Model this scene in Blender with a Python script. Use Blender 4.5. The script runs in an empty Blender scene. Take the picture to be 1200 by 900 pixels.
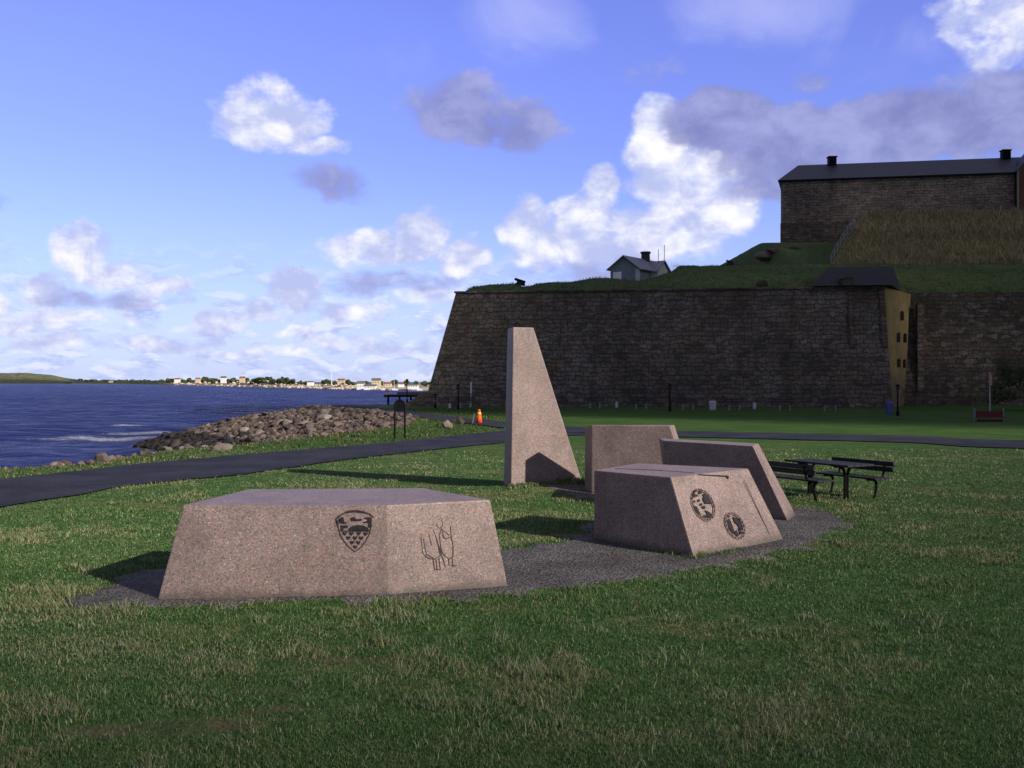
import bpy, bmesh, math, random
import numpy as np
from mathutils import Vector, Matrix
random.seed(7)
rng = np.random.default_rng(7)
SC = bpy.context.scene
COL = SC.collection
R = math.radians
F, CX, CY, H = 1170.0, 600.0, 447.0, 2.05      # focal length in photo pixels, principal column, horizon row, eye height
SEA = -3.0

def at(px, py, Y):
    return Vector(((px-CX)/F*Y, Y, H+(CY-py)/F*Y))
def gnd(px, py, z=0.0):
    Y = (H-z)*F/(py-CY)
    return Vector(((px-CX)/F*Y, Y, z))

# ------------------------------------------------------------------ numpy value noise
_perm = rng.random((256, 256))
def vnoise(x, y):
    xi = np.floor(x).astype(int); yi = np.floor(y).astype(int)
    fx = x-xi; fy = y-yi
    fx = fx*fx*(3-2*fx); fy = fy*fy*(3-2*fy)
    a = _perm[xi & 255, yi & 255]; b = _perm[(xi+1) & 255, yi & 255]
    c = _perm[xi & 255, (yi+1) & 255]; d = _perm[(xi+1) & 255, (yi+1) & 255]
    return (a*(1-fx)+b*fx)*(1-fy)+(c*(1-fx)+d*fx)*fy
def fbm(x, y, o=4):
    s = 0; a = .5; t = 0
    for k in range(o):
        s = s+a*vnoise(x*2**k+17.3*k, y*2**k+9.1*k); t += a; a *= .5
    return s/t
def sstep(a, b, x):
    t = np.clip((x-a)/(b-a), 0, 1); return t*t*(3-2*t)

# ------------------------------------------------------------------ mesh helpers
class MB:
    def __init__(s): s.v = []; s.f = []; s.uv = None
    def add(s, vs, fs):
        o = len(s.v); s.v += [tuple(v) for v in vs]; s.f += [tuple(i+o for i in f) for f in fs]; return s
    def box(s, c, d, rz=0.0, m=None):
        c = Vector(c); M = Matrix.Rotation(rz, 3, 'Z') if m is None else m
        P = [c+M @ Vector((x*d[0]/2, y*d[1]/2, z*d[2]/2)) for z in (-1, 1) for x, y in ((-1,-1),(1,-1),(1,1),(-1,1))]
        return s.add(P, [(3,2,1,0),(4,5,6,7),(0,1,5,4),(1,2,6,5),(2,3,7,6),(3,0,4,7)])
    def prism(s, bot, top):
        n = len(bot)
        return s.add(list(bot)+list(top), [tuple(range(n-1,-1,-1)), tuple(range(n, 2*n))]+[(i,(i+1)%n,n+(i+1)%n,n+i) for i in range(n)])
    def tube(s, pts, r, n=8, r2=None):
        pts = [Vector(p) for p in pts]; rings = []
        for i, p in enumerate(pts):
            d = (pts[min(i+1,len(pts)-1)]-pts[max(i-1,0)]).normalized()
            u = d.orthogonal().normalized() if i == 0 else (u-d*u.dot(d)).normalized()
            w = d.cross(u); rr = r if r2 is None else r+(r2-r)*i/(len(pts)-1)
            rings.append([p+(u*math.cos(2*math.pi*k/n)+w*math.sin(2*math.pi*k/n))*rr for k in range(n)])
        vs = sum(rings, []); fs = []
        for i in range(len(pts)-1):
            for k in range(n):
                fs.append((i*n+k, i*n+(k+1)%n, (i+1)*n+(k+1)%n, (i+1)*n+k))
        fs.append(tuple(range(n-1,-1,-1))); fs.append(tuple((len(pts)-1)*n+k for k in range(n)))
        return s.add(vs, fs)
    def lathe(s, c, prof, n=16):
        c = Vector(c); vs = []; fs = []
        for r, z in prof:
            vs += [c+Vector((r*math.cos(2*math.pi*k/n), r*math.sin(2*math.pi*k/n), z)) for k in range(n)]
        for i in range(len(prof)-1):
            for k in range(n): fs.append((i*n+k, i*n+(k+1)%n, (i+1)*n+(k+1)%n, (i+1)*n+k))
        fs.append(tuple(range(n-1,-1,-1))); fs.append(tuple((len(prof)-1)*n+k for k in range(n)))
        return s.add(vs, fs)
    def build(s, name, mat, parent=None, smooth=False, bevel=0, loc=None):
        me = bpy.data.meshes.new(name); me.from_pydata(s.v, [], s.f)
        bm = bmesh.new(); bm.from_mesh(me)
        bmesh.ops.recalc_face_normals(bm, faces=bm.faces)
        if bevel:
            bmesh.ops.bevel(bm, geom=[e for e in bm.edges if len(e.link_faces) == 2 and e.calc_face_angle(0) > .3], offset=bevel, segments=2, profile=.6, affect='EDGES', clamp_overlap=True)
        bm.to_mesh(me); bm.free()
        me.update()
        return link(name, me, mat, parent, smooth)

def link(name, me, mat, parent=None, smooth=False):
    o = bpy.data.objects.new(name, me); COL.objects.link(o)
    if mat is not None: me.materials.append(mat)
    if smooth:
        me.polygons.foreach_set('use_smooth', [True]*len(me.polygons))
    if parent is not None:
        o.parent = parent
        o.matrix_parent_inverse = Matrix.Translation(-parent.location) if parent.type == 'EMPTY' and parent.rotation_euler.z == 0 else Matrix.Identity(4)
    return o
def tag(o, label=None, cat=None, group=None, kind=None):
    if label: o['label'] = label
    if cat: o['category'] = cat
    if group: o['group'] = group
    if kind: o['kind'] = kind
    return o
def empty(name, loc, label, cat, group=None):
    o = bpy.data.objects.new(name, None); COL.objects.link(o); o.location = loc; o.empty_display_size = .1
    return tag(o, label, cat, group)
def copy_tree(o, parent=None):
    c = o.copy(); COL.objects.link(c)
    if parent is not None: c.parent = parent
    for ch in list(o.children): copy_tree(ch, c)
    return c
def np_mesh(name, V, Fq, mat, attrs=None, smooth=False):
    """V (n,3) floats, Fq (m,k) ints"""
    me = bpy.data.meshes.new(name); n, m, k = len(V), len(Fq), Fq.shape[1]
    me.vertices.add(n); me.vertices.foreach_set('co', np.asarray(V, np.float32).ravel())
    me.loops.add(m*k); me.loops.foreach_set('vertex_index', np.asarray(Fq, np.int32).ravel())
    me.polygons.add(m); me.polygons.foreach_set('loop_start', np.arange(m, dtype=np.int32)*k)
    me.polygons.foreach_set('use_smooth', np.full(m, smooth))
    me.update(calc_edges=True)
    for nm, a in (attrs or {}).items():
        a = np.asarray(a, np.float32)
        if a.ndim == 1:
            at_ = me.attributes.new(nm, 'FLOAT', 'POINT'); at_.data.foreach_set('value', a)
        else:
            at_ = me.attributes.new(nm, 'FLOAT_COLOR', 'POINT'); at_.data.foreach_set('color', np.c_[a, np.ones(len(a))].astype(np.float32).ravel())
    return link(name, me, mat)
def grid_faces(nx, ny):
    i, j = np.meshgrid(np.arange(nx-1), np.arange(ny-1), indexing='xy')
    a = (j*nx+i).ravel()
    return np.c_[a, a+1, a+nx+1, a+nx]

# ------------------------------------------------------------------ material helper
class NT:
    def __init__(s, name, world=False):
        if world: s.nt = name
        else:
            s.m = bpy.data.materials.new(name); s.m.use_nodes = True; s.nt = s.m.node_tree
            s.b = s.nt.nodes['Principled BSDF']
    def n(s, t, **kw):
        nd = s.nt.nodes.new(t)
        for k, v in kw.items():
            if k[0] == '_': setattr(nd, k[1:], v)
        return nd
    def put(s, sock, v):
        if isinstance(v, bpy.types.NodeSocket): s.nt.links.new(v, sock)
        elif v is not None:
            try: sock.default_value = v
            except Exception: sock.default_value = (*v, 1.0) if hasattr(v, '__len__') else (v, v, v)
    def math(s, op, a, b=None, c=None, clamp=False):
        nd = s.nt.nodes.new('ShaderNodeMath'); nd.operation = op; nd.use_clamp = clamp
        for i, x in enumerate((a, b, c)):
            if x is not None: s.put(nd.inputs[i], x)
        return nd.outputs[0]
    def vec(s, op, a, b=None, out=0):
        nd = s.nt.nodes.new('ShaderNodeVectorMath'); nd.operation = op
        s.put(nd.inputs[0], a)
        if b is not None: s.put(nd.inputs[1], b)
        return nd.outputs[out]
    def scale(s, v, k):
        nd = s.nt.nodes.new('ShaderNodeVectorMath'); nd.operation = 'SCALE'; s.put(nd.inputs[0], v); s.put(nd.inputs['Scale'], k); return nd.outputs[0]
    def noise(s, v, sc, det=3, rough=.55, dist=0, color=False):
        nd = s.nt.nodes.new('ShaderNodeTexNoise'); s.put(nd.inputs['Vector'], v)
        nd.inputs['Scale'].default_value = sc; nd.inputs['Detail'].default_value = det
        nd.inputs['Roughness'].default_value = rough; nd.inputs['Distortion'].default_value = dist
        return nd.outputs['Color' if color else 'Fac']
    def vor(s, v, sc, out='Color', feat='F1'):
        nd = s.nt.nodes.new('ShaderNodeTexVoronoi'); nd.feature = feat; s.put(nd.inputs['Vector'], v); nd.inputs['Scale'].default_value = sc
        return nd.outputs[out]
    def ss(s, x, a, b, lo=0.0, hi=1.0):
        nd = s.nt.nodes.new('ShaderNodeMapRange'); nd.interpolation_type = 'SMOOTHSTEP'
        s.put(nd.inputs[0], x)
        for i, q in enumerate((a, b, lo, hi)): s.put(nd.inputs[i+1], q)
        return nd.outputs[0]
    def mix(s, f, a, b, mode='MIX'):
        nd = s.nt.nodes.new('ShaderNodeMix'); nd.data_type = 'RGBA'; nd.blend_type = mode
        s.put(nd.inputs[0], f); s.put(nd.inputs[6], (*a, 1) if isinstance(a, tuple) and len(a) == 3 else a); s.put(nd.inputs[7], (*b, 1) if isinstance(b, tuple) and len(b) == 3 else b)
        return nd.outputs[2]
    def sep(s, v):
        nd = s.nt.nodes.new('ShaderNodeSeparateXYZ'); s.put(nd.inputs[0], v); return nd.outputs
    def comb(s, x, y, z):
        nd = s.nt.nodes.new('ShaderNodeCombineXYZ')
        for i, q in enumerate((x, y, z)): s.put(nd.inputs[i], q)
        return nd.outputs[0]
    def coord(s, k='Object'):
        return s.nt.nodes.new('ShaderNodeTexCoord').outputs[k]
    def attr(s, nm, out='Fac'):
        nd = s.nt.nodes.new('ShaderNodeAttribute'); nd.attribute_name = nm; return nd.outputs[out]
    def bump(s, h, strength=.5, dist=.02):
        nd = s.nt.nodes.new('ShaderNodeBump'); nd.inputs['Strength'].default_value = strength; nd.inputs['Distance'].default_value = dist
        s.put(nd.inputs['Height'], h); s.nt.links.new(nd.outputs[0], s.b.inputs['Normal'])
    def fin(s, col, rough=.8, spec=.3, metal=0):
        s.put(s.b.inputs['Base Color'], (*col, 1) if isinstance(col, tuple) else col); s.put(s.b.inputs['Roughness'], rough)
        s.b.inputs['Specular IOR Level'].default_value = spec; s.b.inputs['Metallic'].default_value = metal
        return s.m

def plain(name, col, rough=.7, spec=.3, var=.25, sc=6, metal=0):
    t = NT(name); c = t.coord()
    f = t.noise(c, sc, 4, .6)
    k = t.ss(f, .3, .7, 1-var, 1+var)
    return t.fin(t.mix(1.0, col, t.comb(k, k, k), 'MULTIPLY'), rough, spec, metal)

def granite():
    t = NT('granite'); c = t.coord()
    n1 = t.noise(c, 2.2, 3, .6)
    v = t.sep(t.vor(c, 95)); v2 = t.sep(t.vor(c, 85)); v4 = t.sep(t.vor(c, 42))
    base = t.mix(t.ss(v[0], .0, 1), (.125, .092, .086), (.315, .232, .212))
    base = t.mix(t.ss(v[1], .55, .8, 0, .7), base, (.215, .19, .187))
    base = t.mix(t.ss(v[2], .80, .86, 0, .6), base, (.085, .07, .07))
    base = t.mix(t.ss(v2[0], .982, .99, 0, .55), base, (.55, .52, .49))
    base = t.mix(t.ss(v4[1], .6, .9, 0, .45), base, (.285, .16, .14))
    k = t.ss(n1, .25, .75, .84, 1.14)
    n3 = t.noise(t.vec('MULTIPLY', c, (3.0, 3.0, .35)), 3.0, 4, .65)      # rain streaks
    k = t.math('MULTIPLY', k, t.ss(n3, .55, .8, 1.0, .74))
    base = t.mix(1.0, base, t.comb(k, k, k), 'MULTIPLY')
    zz = t.math('ADD', t.sep(c)[2], t.math('MULTIPLY', t.noise(c, 5, 5, .7), -.22))        # darker towards the foot, uneven edge
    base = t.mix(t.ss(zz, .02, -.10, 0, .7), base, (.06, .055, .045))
    base = t.mix(t.ss(t.noise(c, 1.3, 5, .7), .56, .70, 0, .35), base, (.10, .085, .08))
    t.bump(t.math('ADD', t.noise(c, 110, 3, .7), t.math('MULTIPLY', n1, 2)), .35, .006)
    return t.fin(base, .55, .4)

def masonry(name, ca, cb, cc, bw=.62, bh=.36, warp=.16, moss=.0):
    t = NT(name); uv = t.coord('UV'); ob = t.coord()
    w = t.noise(uv, 1.3, 3, .6, color=True)
    p = t.vec('ADD', uv, t.scale(t.vec('SUBTRACT', w, (.5, .5, .5)), warp*4))
    bk = t.n('ShaderNodeTexBrick'); t.put(bk.inputs['Vector'], p)
    bk.inputs['Color1'].default_value = (0, 0, 0, 1); bk.inputs['Color2'].default_value = (1, 1, 1, 1); bk.inputs['Mortar'].default_value = (.5, .5, .5, 1)
    bk.inputs['Scale'].default_value = 1; bk.inputs['Mortar Size'].default_value = .028; bk.inputs['Mortar Smooth'].default_value = .6
    bk.inputs['Brick Width'].default_value = bw; bk.inputs['Row Height'].default_value = bh; bk.offset = .47; bk.squash = .8; bk.squash_frequency = 3
    cell = t.sep(t.vor(t.vec('MULTIPLY', p, (1.0/bw, 1.0/bh, 1)), 1.15))
    f = t.math('MULTIPLY', t.math('ADD', bk.outputs['Color'], cell[0]), .5)
    col = t.mix(t.ss(f, .1, .9), ca, cb)
    col = t.mix(t.ss(cell[1], .78, .9, 0, .8), col, cc)
    col = t.mix(t.ss(cell[2], .84, .92, 0, .6), col, (.215, .19, .165))
    big = t.noise(uv, .16, 5, .65)
    k = t.ss(big, .3, .7, .62, 1.25); col = t.mix(1.0, col, t.comb(k, k, k), 'MULTIPLY')
    st = t.noise(t.vec('MULTIPLY', uv, (1.0, .07, 1)), .7, 5, .7)              # vertical damp streaks
    k = t.ss(st, .50, .75, 1.0, .55); col = t.mix(1.0, col, t.comb(k, k, k), 'MULTIPLY')
    fine = t.noise(ob, 7, 4, .7); k = t.ss(fine, .3, .7, .75, 1.2); col = t.mix(1.0, col, t.comb(k, k, k), 'MULTIPLY')
    if moss: col = t.mix(t.ss(t.noise(ob, .35, 4, .6), .45, .75, 0, moss), col, (.10, .075, .02))
    col = t.mix(bk.outputs['Fac'], col, (.055, .048, .042))
    t.bump(t.math('SUBTRACT', t.math('ADD', t.math('MULTIPLY', f, .5), fine), t.math('MULTIPLY', bk.outputs['Fac'], 1.2)), .9, .12)
    return t.fin(col, .95, .1)

def uvmap(o, fn):
    me = o.data; uv = me.uv_layers.new(name='UVMap')
    for p in me.polygons:
        for li in p.loop_indices:
            uv.data[li].uv = fn(me.vertices[me.loops[li].vertex_index].co, p.normal)
def uv_wall(o):
    def fn(co, n):
        if abs(n.z) > .8: return (co.x, co.y)
        d = Vector((-n.y, n.x)); d = d.normalized()
        return (co.x*d.x+co.y*d.y, co.z)
    uvmap(o, fn)

# ------------------------------------------------------------------ materials
M = {}
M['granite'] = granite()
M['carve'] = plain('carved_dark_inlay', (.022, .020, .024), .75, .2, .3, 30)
M['carve_line'] = plain('carved_line', (.06, .038, .042), .85, .15, .3, 30)
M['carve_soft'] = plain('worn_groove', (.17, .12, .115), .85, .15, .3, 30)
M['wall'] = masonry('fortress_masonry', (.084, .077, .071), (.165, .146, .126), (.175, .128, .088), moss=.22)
M['wall_right'] = masonry('fortress_masonry_dark', (.058, .052, .046), (.118, .10, .082), (.125, .095, .062), moss=.35)  # darker masonry tones with more moss
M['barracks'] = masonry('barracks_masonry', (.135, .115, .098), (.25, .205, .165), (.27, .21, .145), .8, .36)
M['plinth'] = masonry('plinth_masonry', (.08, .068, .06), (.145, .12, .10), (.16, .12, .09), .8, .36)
M['brick'] = masonry('pink_brick', (.22, .105, .075), (.30, .155, .11), (.25, .12, .09), .28, .09, .02)
t = NT('yellow_plaster'); ob = t.coord(); sz = t.sep(ob)
n1 = t.noise(ob, .9, 5, .65); base = t.mix(t.ss(n1, .3, .7), (.15, .118, .050), (.225, .178, .082))
low = t.math('ADD', sz[2], t.math('MULTIPLY', t.noise(ob, .8, 4, .6), 3.0))
rub = t.vor(ob, 2.2); rb = t.mix(t.sep(rub)[0], (.06, .05, .04), (.16, .13, .09))
base = t.mix(t.ss(low, 2.6, 5.0), rb, base)
M['yellow'] = t.fin(base, .95, .1)
def metal_roof(name, ca, cb, seam):
    t = NT(name); uv = t.coord('UV'); s = t.sep(uv)
    fr = t.math('FRACT', t.math('DIVIDE', s[0], seam)); line = t.ss(t.math('ABSOLUTE', t.math('SUBTRACT', fr, .5)), .40, .48)
    n_ = t.noise(uv, .8, 4, .6); col = t.mix(n_, ca, cb); col = t.mix(t.math('MULTIPLY', line, .7), col, tuple(.45*x for x in ca))
    t.bump(line, .8, .08)
    return t.fin(col, .5, .4)
M['roof'] = metal_roof('dark_sheet_roof', (.028, .030, .045), (.050, .052, .070), .62)
M['roof_black'] = plain('black_roof', (.016, .015, .019), .7, .3, .25, 2)
M['roof_grey'] = metal_roof('grey_sheet_roof', (.22, .23, .25), (.30, .31, .34), .5)
M['greenwood'] = plain('grey_green_boards', (.17, .22, .22), .8, .2, .15, 3)
M['litwood'] = plain('lit_green_boards', (.40, .46, .43), .8, .2, .12, 3)  # lighter copy of the house boards, light on the sides painted in
M['white'] = plain('white_paint', (.75, .75, .75), .6, .3, .08, 3)
M['cream'] = plain('cream_paint', (.55, .47, .33), .7, .2, .1, 1)
M['redroof'] = plain('red_tile_roof', (.24, .085, .055), .8, .2, .25, 1)
M['greyroof'] = plain('far_grey_roof', (.13, .125, .13), .8, .2, .2, 1)
M['glass'] = plain('dark_window', (.012, .012, .014), .25, .5, .1, 1)
M['iron'] = plain('black_iron', (.005, .005, .007), .7, .12, .3, 8)
M['steel'] = plain('galvanised_steel', (.33, .34, .36), .5, .4, .15, 8)
M['fence'] = plain('weathered_fence_wood', (.17, .17, .185), .8, .2, .2, 6)
M['darkwood'] = plain('dark_stained_wood', (.020, .019, .026), .7, .3, .35, 12)
M['slat'] = plain('grey_bench_slats', (.045, .042, .045), .8, .2, .3, 6)
M['concrete'] = plain('pale_concrete', (.20, .19, .17), .9, .2, .2, 6)
M['orange'] = plain('orange_plastic', (.75, .085, .015), .5, .4, .1, 10)
M['yellowp'] = plain('yellow_reflector', (.75, .48, .09), .5, .4, .1, 10)
M['rubber'] = plain('black_rubber', (.02, .02, .022), .8, .2, .2, 8)
M['bluebin'] = plain('blue_plastic', (.055, .07, .24), .5, .4, .12, 5)
M['palebin'] = plain('pale_bin_paint', (.42, .44, .50), .6, .3, .1, 5)
M['redp'] = plain('faded_red_paint', (.085, .014, .016), .7, .3, .2, 5)
M['pinkp'] = plain('faded_pink_sign', (.38, .2, .2), .7, .3, .12, 5)
M['bark'] = plain('bark', (.06, .045, .035), .9, .1, .3, 8)
t = NT('foliage'); c = t.coord(); col = t.mix(t.noise(c, 1.2, 3, .6), (.018, .032, .010), (.050, .075, .022)); M['leaf'] = t.fin(col, .8, .15)
t = NT('far_foliage'); c = t.coord(); col = t.mix(t.ss(t.noise(c, .35, 4, .7), .35, .65), (.022, .036, .020), (.075, .095, .040)); M['farleaf'] = t.fin(col, .95, .05)

def rock_mat(name, a, b, cdark):
    t = NT(name); c = t.coord(); oi = t.nt.nodes.new('ShaderNodeObjectInfo').outputs['Random']
    c2 = t.vec('ADD', c, t.comb(t.math('MULTIPLY', oi, 37), 0, 0))
    col = t.mix(t.noise(c2, 2.5, 5, .65), a, b)
    col = t.mix(t.ss(t.noise(c2, 1.1, 3, .6), .55, .75, 0, .7), col, cdark)
    k = t.ss(oi, 0, 1, .6, 1.35); col = t.mix(1.0, col, t.comb(k, k, k), 'MULTIPLY')
    t.bump(t.noise(c2, 9, 5, .7), .6, .05)
    return t.fin(col, .9, .2)
M['rock'] = rock_mat('shore_rock', (.065, .052, .046), (.165, .128, .108), (.045, .04, .038))
M['wetrock'] = rock_mat('wet_dark_rock', (.018, .016, .016), (.045, .038, .035), (.012, .012, .012)); M['wetrock'].node_tree.nodes['Principled BSDF'].inputs['Roughness'].default_value = .45
M['palerock'] = rock_mat('pale_boulder', (.15, .125, .105), (.27, .235, .2), (.12, .1, .09))
M['outcrop'] = rock_mat('outcrop_rock', (.07, .055, .05), (.15, .12, .105), (.06, .035, .02))

t = NT('asphalt'); c = t.coord(); n1 = t.noise(c, .7, 5, .65); n2 = t.vor(c, 45)
col = t.mix(t.ss(n1, .3, .7), (.013, .014, .024), (.032, .033, .046)); k = t.ss(t.sep(n2)[0], 0, 1, .6, 1.5); col = t.mix(1.0, col, t.comb(k, k, k), 'MULTIPLY')
M['asphalt'] = t.fin(col, .9, .15)

t = NT('gravel'); c = t.coord()
v = t.sep(t.vor(c, 42)); n1 = t.noise(c, 1.1, 4, .6)
col = t.mix(v[0], (.045, .042, .042), (.155, .145, .14)); k = t.ss(n1, .3, .7, .75, 1.25); col = t.mix(1.0, col, t.comb(k, k, k), 'MULTIPLY')
col = t.mix(t.ss(t.noise(c, 2.3, 4, .7), .60, .72, 0, .8), col, (.035, .055, .02))
t.bump(t.vor(c, 42, 'Distance'), .8, .02)
M['gravel'] = t.fin(col, .95, .1)

def lawn_color(t, c):
    a = t.noise(t.vec('MULTIPLY', c, (.8, 1.25, 1)), .55, 5, .62); b = t.noise(c, 3.2, 4, .65)
    col = t.mix(t.ss(b, .3, .7), (.033, .074, .022), (.068, .134, .040))
    dry = t.ss(t.math('ADD', a, t.math('MULTIPLY', t.math('SUBTRACT', b, .5), .5)), .50, .68)
    return t.mix(t.math('MULTIPLY', dry, .75), col, (.150, .138, .062)), dry
t = NT('lawn'); c = t.coord(); col, dry = lawn_color(t, c)
fine = t.noise(t.vec('MULTIPLY', c, (1, .35, 1)), 28, 4, .75); k = t.ss(fine, .3, .7, .55, 1.5); col = t.mix(1.0, col, t.comb(k, k, k), 'MULTIPLY')
far = t.ss(t.sep(c)[1], 26, 42); col = t.mix(far, col, t.mix(t.ss(t.noise(c, .5, 5, .65), .35, .7), (.040, .088, .020), (.065, .118, .032)))
shore = t.attr('shore'); col = t.mix(shore, col, t.mix(t.noise(c, 2.0, 4, .7), (.06, .05, .04), (.17, .14, .11)))
bare = t.ss(t.attr('bare'), .35, .65); col = t.mix(t.math('MULTIPLY', bare, t.ss(t.noise(c, 2.2, 4, .6), .4, .6, .25, .9)), col, (.12, .105, .055))
t.bump(t.math('ADD', fine, t.noise(c, 7, 3, .6)), .9, .05)
M['lawn'] = t.fin(col, .95, .05)

t = NT('grass_blades'); col = t.attr('tint', 'Color')
tr = t.n('ShaderNodeBsdfTranslucent'); t.put(tr.inputs['Color'], col)
ms = t.n('ShaderNodeMixShader'); ms.inputs[0].default_value = .3
M['blade'] = t.fin(col, .55, .25)
t.nt.links.new(t.b.outputs[0], ms.inputs[1]); t.nt.links.new(tr.outputs[0], ms.inputs[2]); t.nt.links.new(ms.outputs[0], t.nt.nodes['Material Output'].inputs[0])

t = NT('rampart_turf'); c = t.coord(); b = t.noise(c, 1.6, 5, .7); a = t.noise(c, .22, 4, .6)
col = t.mix(t.ss(b, .3, .7), (.050, .082, .027), (.092, .132, .050)); col = t.mix(t.ss(a, .4, .7, 0, .5), col, (.085, .085, .035))
dryz = t.attr('dry'); col = t.mix(t.math('MULTIPLY', dryz, t.ss(b, .25, .6, .4, 1)), col, (.20, .165, .085))
t.bump(b, .8, .2); M['turf'] = t.fin(col, .95, .05)

t = NT('sea_water'); c = t.coord()
w0 = t.noise(t.vec('MULTIPLY', c, (.25, 1.0, 1)), .16, 4, .65); wm = t.noise(t.vec('MULTIPLY', c, (.32, .62, 1)), .75, 5, .72, .5)
w1 = t.noise(t.vec('MULTIPLY', c, (.45, 1.0, 1)), .85, 5, .66, .4); w2 = t.noise(t.vec('MULTIPLY', c, (.6, 1.0, 1)), 4.5, 4, .7)
t.bump(t.math('ADD', w1, t.math('MULTIPLY', w2, .30)), 1.0, 1.1)
fm = t.attr('foam'); fn = t.noise(t.vec('MULTIPLY', c, (.7, 1.0, 1)), 1.6, 6, .78, .8)
ff = t.math('MULTIPLY', t.ss(t.math('ADD', t.math('MULTIPLY', fm, .45), t.math('MULTIPLY', fn, 1.1)), .78, .98), t.ss(fm, 0, .2))
wc = t.ss(t.noise(t.vec('MULTIPLY', c, (.35, 1.2, 1)), .30, 6, .72), .70, .78, 0, .22)
ff = t.math('MULTIPLY', ff, t.ss(t.noise(c, 3.5, 5, .8), .38, .58, .25, 1))
ff = t.math('MAXIMUM', ff, wc)
col = t.mix(ff, (.016, .027, .155), (.62, .64, .68))
M['sea'] = t.fin(col, .12, .5); SEAT = t; t.put(t.b.inputs['Roughness'], t.ss(ff, 0, 1, .30, .8)); t.b.inputs['IOR'].default_value = 1.33
t.b.inputs['Specular IOR Level'].default_value = .16
bn = t.b.inputs['Normal'].links[0].from_socket
df = t.n('ShaderNodeBsdfDiffuse'); gl = t.n('ShaderNodeBsdfGlossy'); fr = t.n('ShaderNodeFresnel'); fr.inputs['IOR'].default_value = 1.33; gl.inputs['Roughness'].default_value = .18
for q in (df, gl, fr): t.nt.links.new(bn, q.inputs['Normal'])
t.put(df.inputs['Color'], col); fk = t.math('MULTIPLY', t.math('MINIMUM', t.math('MULTIPLY', fr.outputs[0], .75), .42), t.math('SUBTRACT', 1.0, ff))
fk = t.math('MULTIPLY', fk, t.math('MULTIPLY', t.ss(w0, .3, .7, .55, 1.35), t.ss(wm, .36, .64, .25, 1.75)))
ms = t.n('ShaderNodeMixShader'); t.put(ms.inputs[0], fk); t.nt.links.new(df.outputs[0], ms.inputs[1]); t.nt.links.new(gl.outputs[0], ms.inputs[2]); t.nt.links.new(ms.outputs[0], t.nt.nodes['Material Output'].inputs[0])

t = NT('far_land'); c = t.coord(); s = t.sep(c); n1 = t.noise(c, .035, 5, .65)
col = t.mix(t.ss(n1, .35, .65), (.085, .105, .05), (.20, .20, .11))
rk = t.attr('rocky'); col = t.mix(rk, col, t.mix(t.noise(c, .18, 5, .7), (.30, .25, .20), (.55, .47, .37)))
wd = t.attr('wood'); col = t.mix(wd, col, (.030, .042, .028))
M['farland'] = t.fin(col, .95, .05)
def vapour(name, T):
    t = NT(name); t.fin((.9, .9, .9), 1, 0); tp = t.n('ShaderNodeBsdfTransparent'); mx = t.n('ShaderNodeMixShader'); mx.inputs[0].default_value = 1-T
    t.nt.links.new(tp.outputs[0], mx.inputs[1]); t.nt.links.new(t.b.outputs[0], mx.inputs[2]); t.nt.links.new(mx.outputs[0], t.nt.nodes['Material Output'].inputs[0]); return t.m
M['cloud_thin'] = vapour('thin_cloud_vapour', .90); M['cloud'] = vapour('cloud_vapour', .69)

# ------------------------------------------------------------------ ground shape
def sdf(poly, X, Y):
    """signed distance, negative inside"""
    d = np.full(X.shape, 1e9); ins = np.zeros(X.shape, bool); n = len(poly)
    for i in range(n):
        x1, y1 = poly[i]; x2, y2 = poly[(i+1) % n]
        ex, ey = x2-x1, y2-y1; tt = np.clip(((X-x1)*ex+(Y-y1)*ey)/(ex*ex+ey*ey), 0, 1)
        d = np.minimum(d, np.hypot(X-x1-tt*ex, Y-y1-tt*ey))
        c = ((y1 > Y) != (y2 > Y)) & (X < ex*(Y-y1)/(ey if ey else 1e-9)+x1); ins ^= c
    return np.where(ins, -d, d)
SHORE = [(-40, -80), (-19, 8), (-13.4, 21), (-12.0, 23.6), (-10.5, 24.8), (-10.5, 28.2), (-10.0, 31.1), (-8.6, 33.5)]
BACK = [(-17.5, 84), (-13.8, 87.5), (-9.6, 90), (-8.6, 97), (-5, 140), (10, 320), (400, 320), (400, -80)]
LAWN = SHORE+[(-6.9, 39.5), (-5.2, 46), (-5.6, 56), (-9, 66), (-14.5, 76.5)]+BACK
UNION = SHORE+[(-10.0, 40.5), (-16.6, 60.5), (-23.5, 70.5), (-29.5, 78.5), (-27, 82), (-22, 85)]+BACK
PILLAR_MOUND = (.6, 18.85)
def ground_z(X, Y):
    X = np.asarray(X, float); Y = np.asarray(Y, float)
    dl = sdf(LAWN, X, Y); du = sdf(UNION, X, Y)
    zl = np.where(dl < 0, 0, -.6*dl)
    zu = np.where(du < 0, np.minimum(-.28, -2.9-du*.32), -2.9-.5*du)
    z = np.maximum(np.maximum(zl, zu), -6)
    amp = .05*(1-sstep(16, 24, Y))*sstep(3, 6, Y)
    z = z+amp*(fbm(X*.55, Y*.55, 3)-.5)*np.where(dl < -1, 1, 0)
    z = z+.11*np.exp(-(((X-PILLAR_MOUND[0])/1.3)**2+((Y-PILLAR_MOUND[1])/.75)**2))
    return z
xs = np.r_[np.arange(-60, -22, 2.5), np.arange(-22, -6, .7), np.arange(-6, 12, .3), np.arange(12, 30, 1), np.arange(30, 130, 5)]
ys = np.r_[np.arange(-60, 2, 4), np.arange(2, 10, .12), np.arange(10, 26, .3), np.arange(26, 100, .9), np.arange(100, 300, 10)]
GX, GY = np.meshgrid(xs, ys)
GZ = ground_z(GX, GY)
dl = sdf(LAWN, GX, GY)
shore_a = sstep(-.5, .6, dl+1.2*(fbm(GX*.6, GY*.6)-.5))
bare_a = np.zeros_like(GX)
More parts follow.
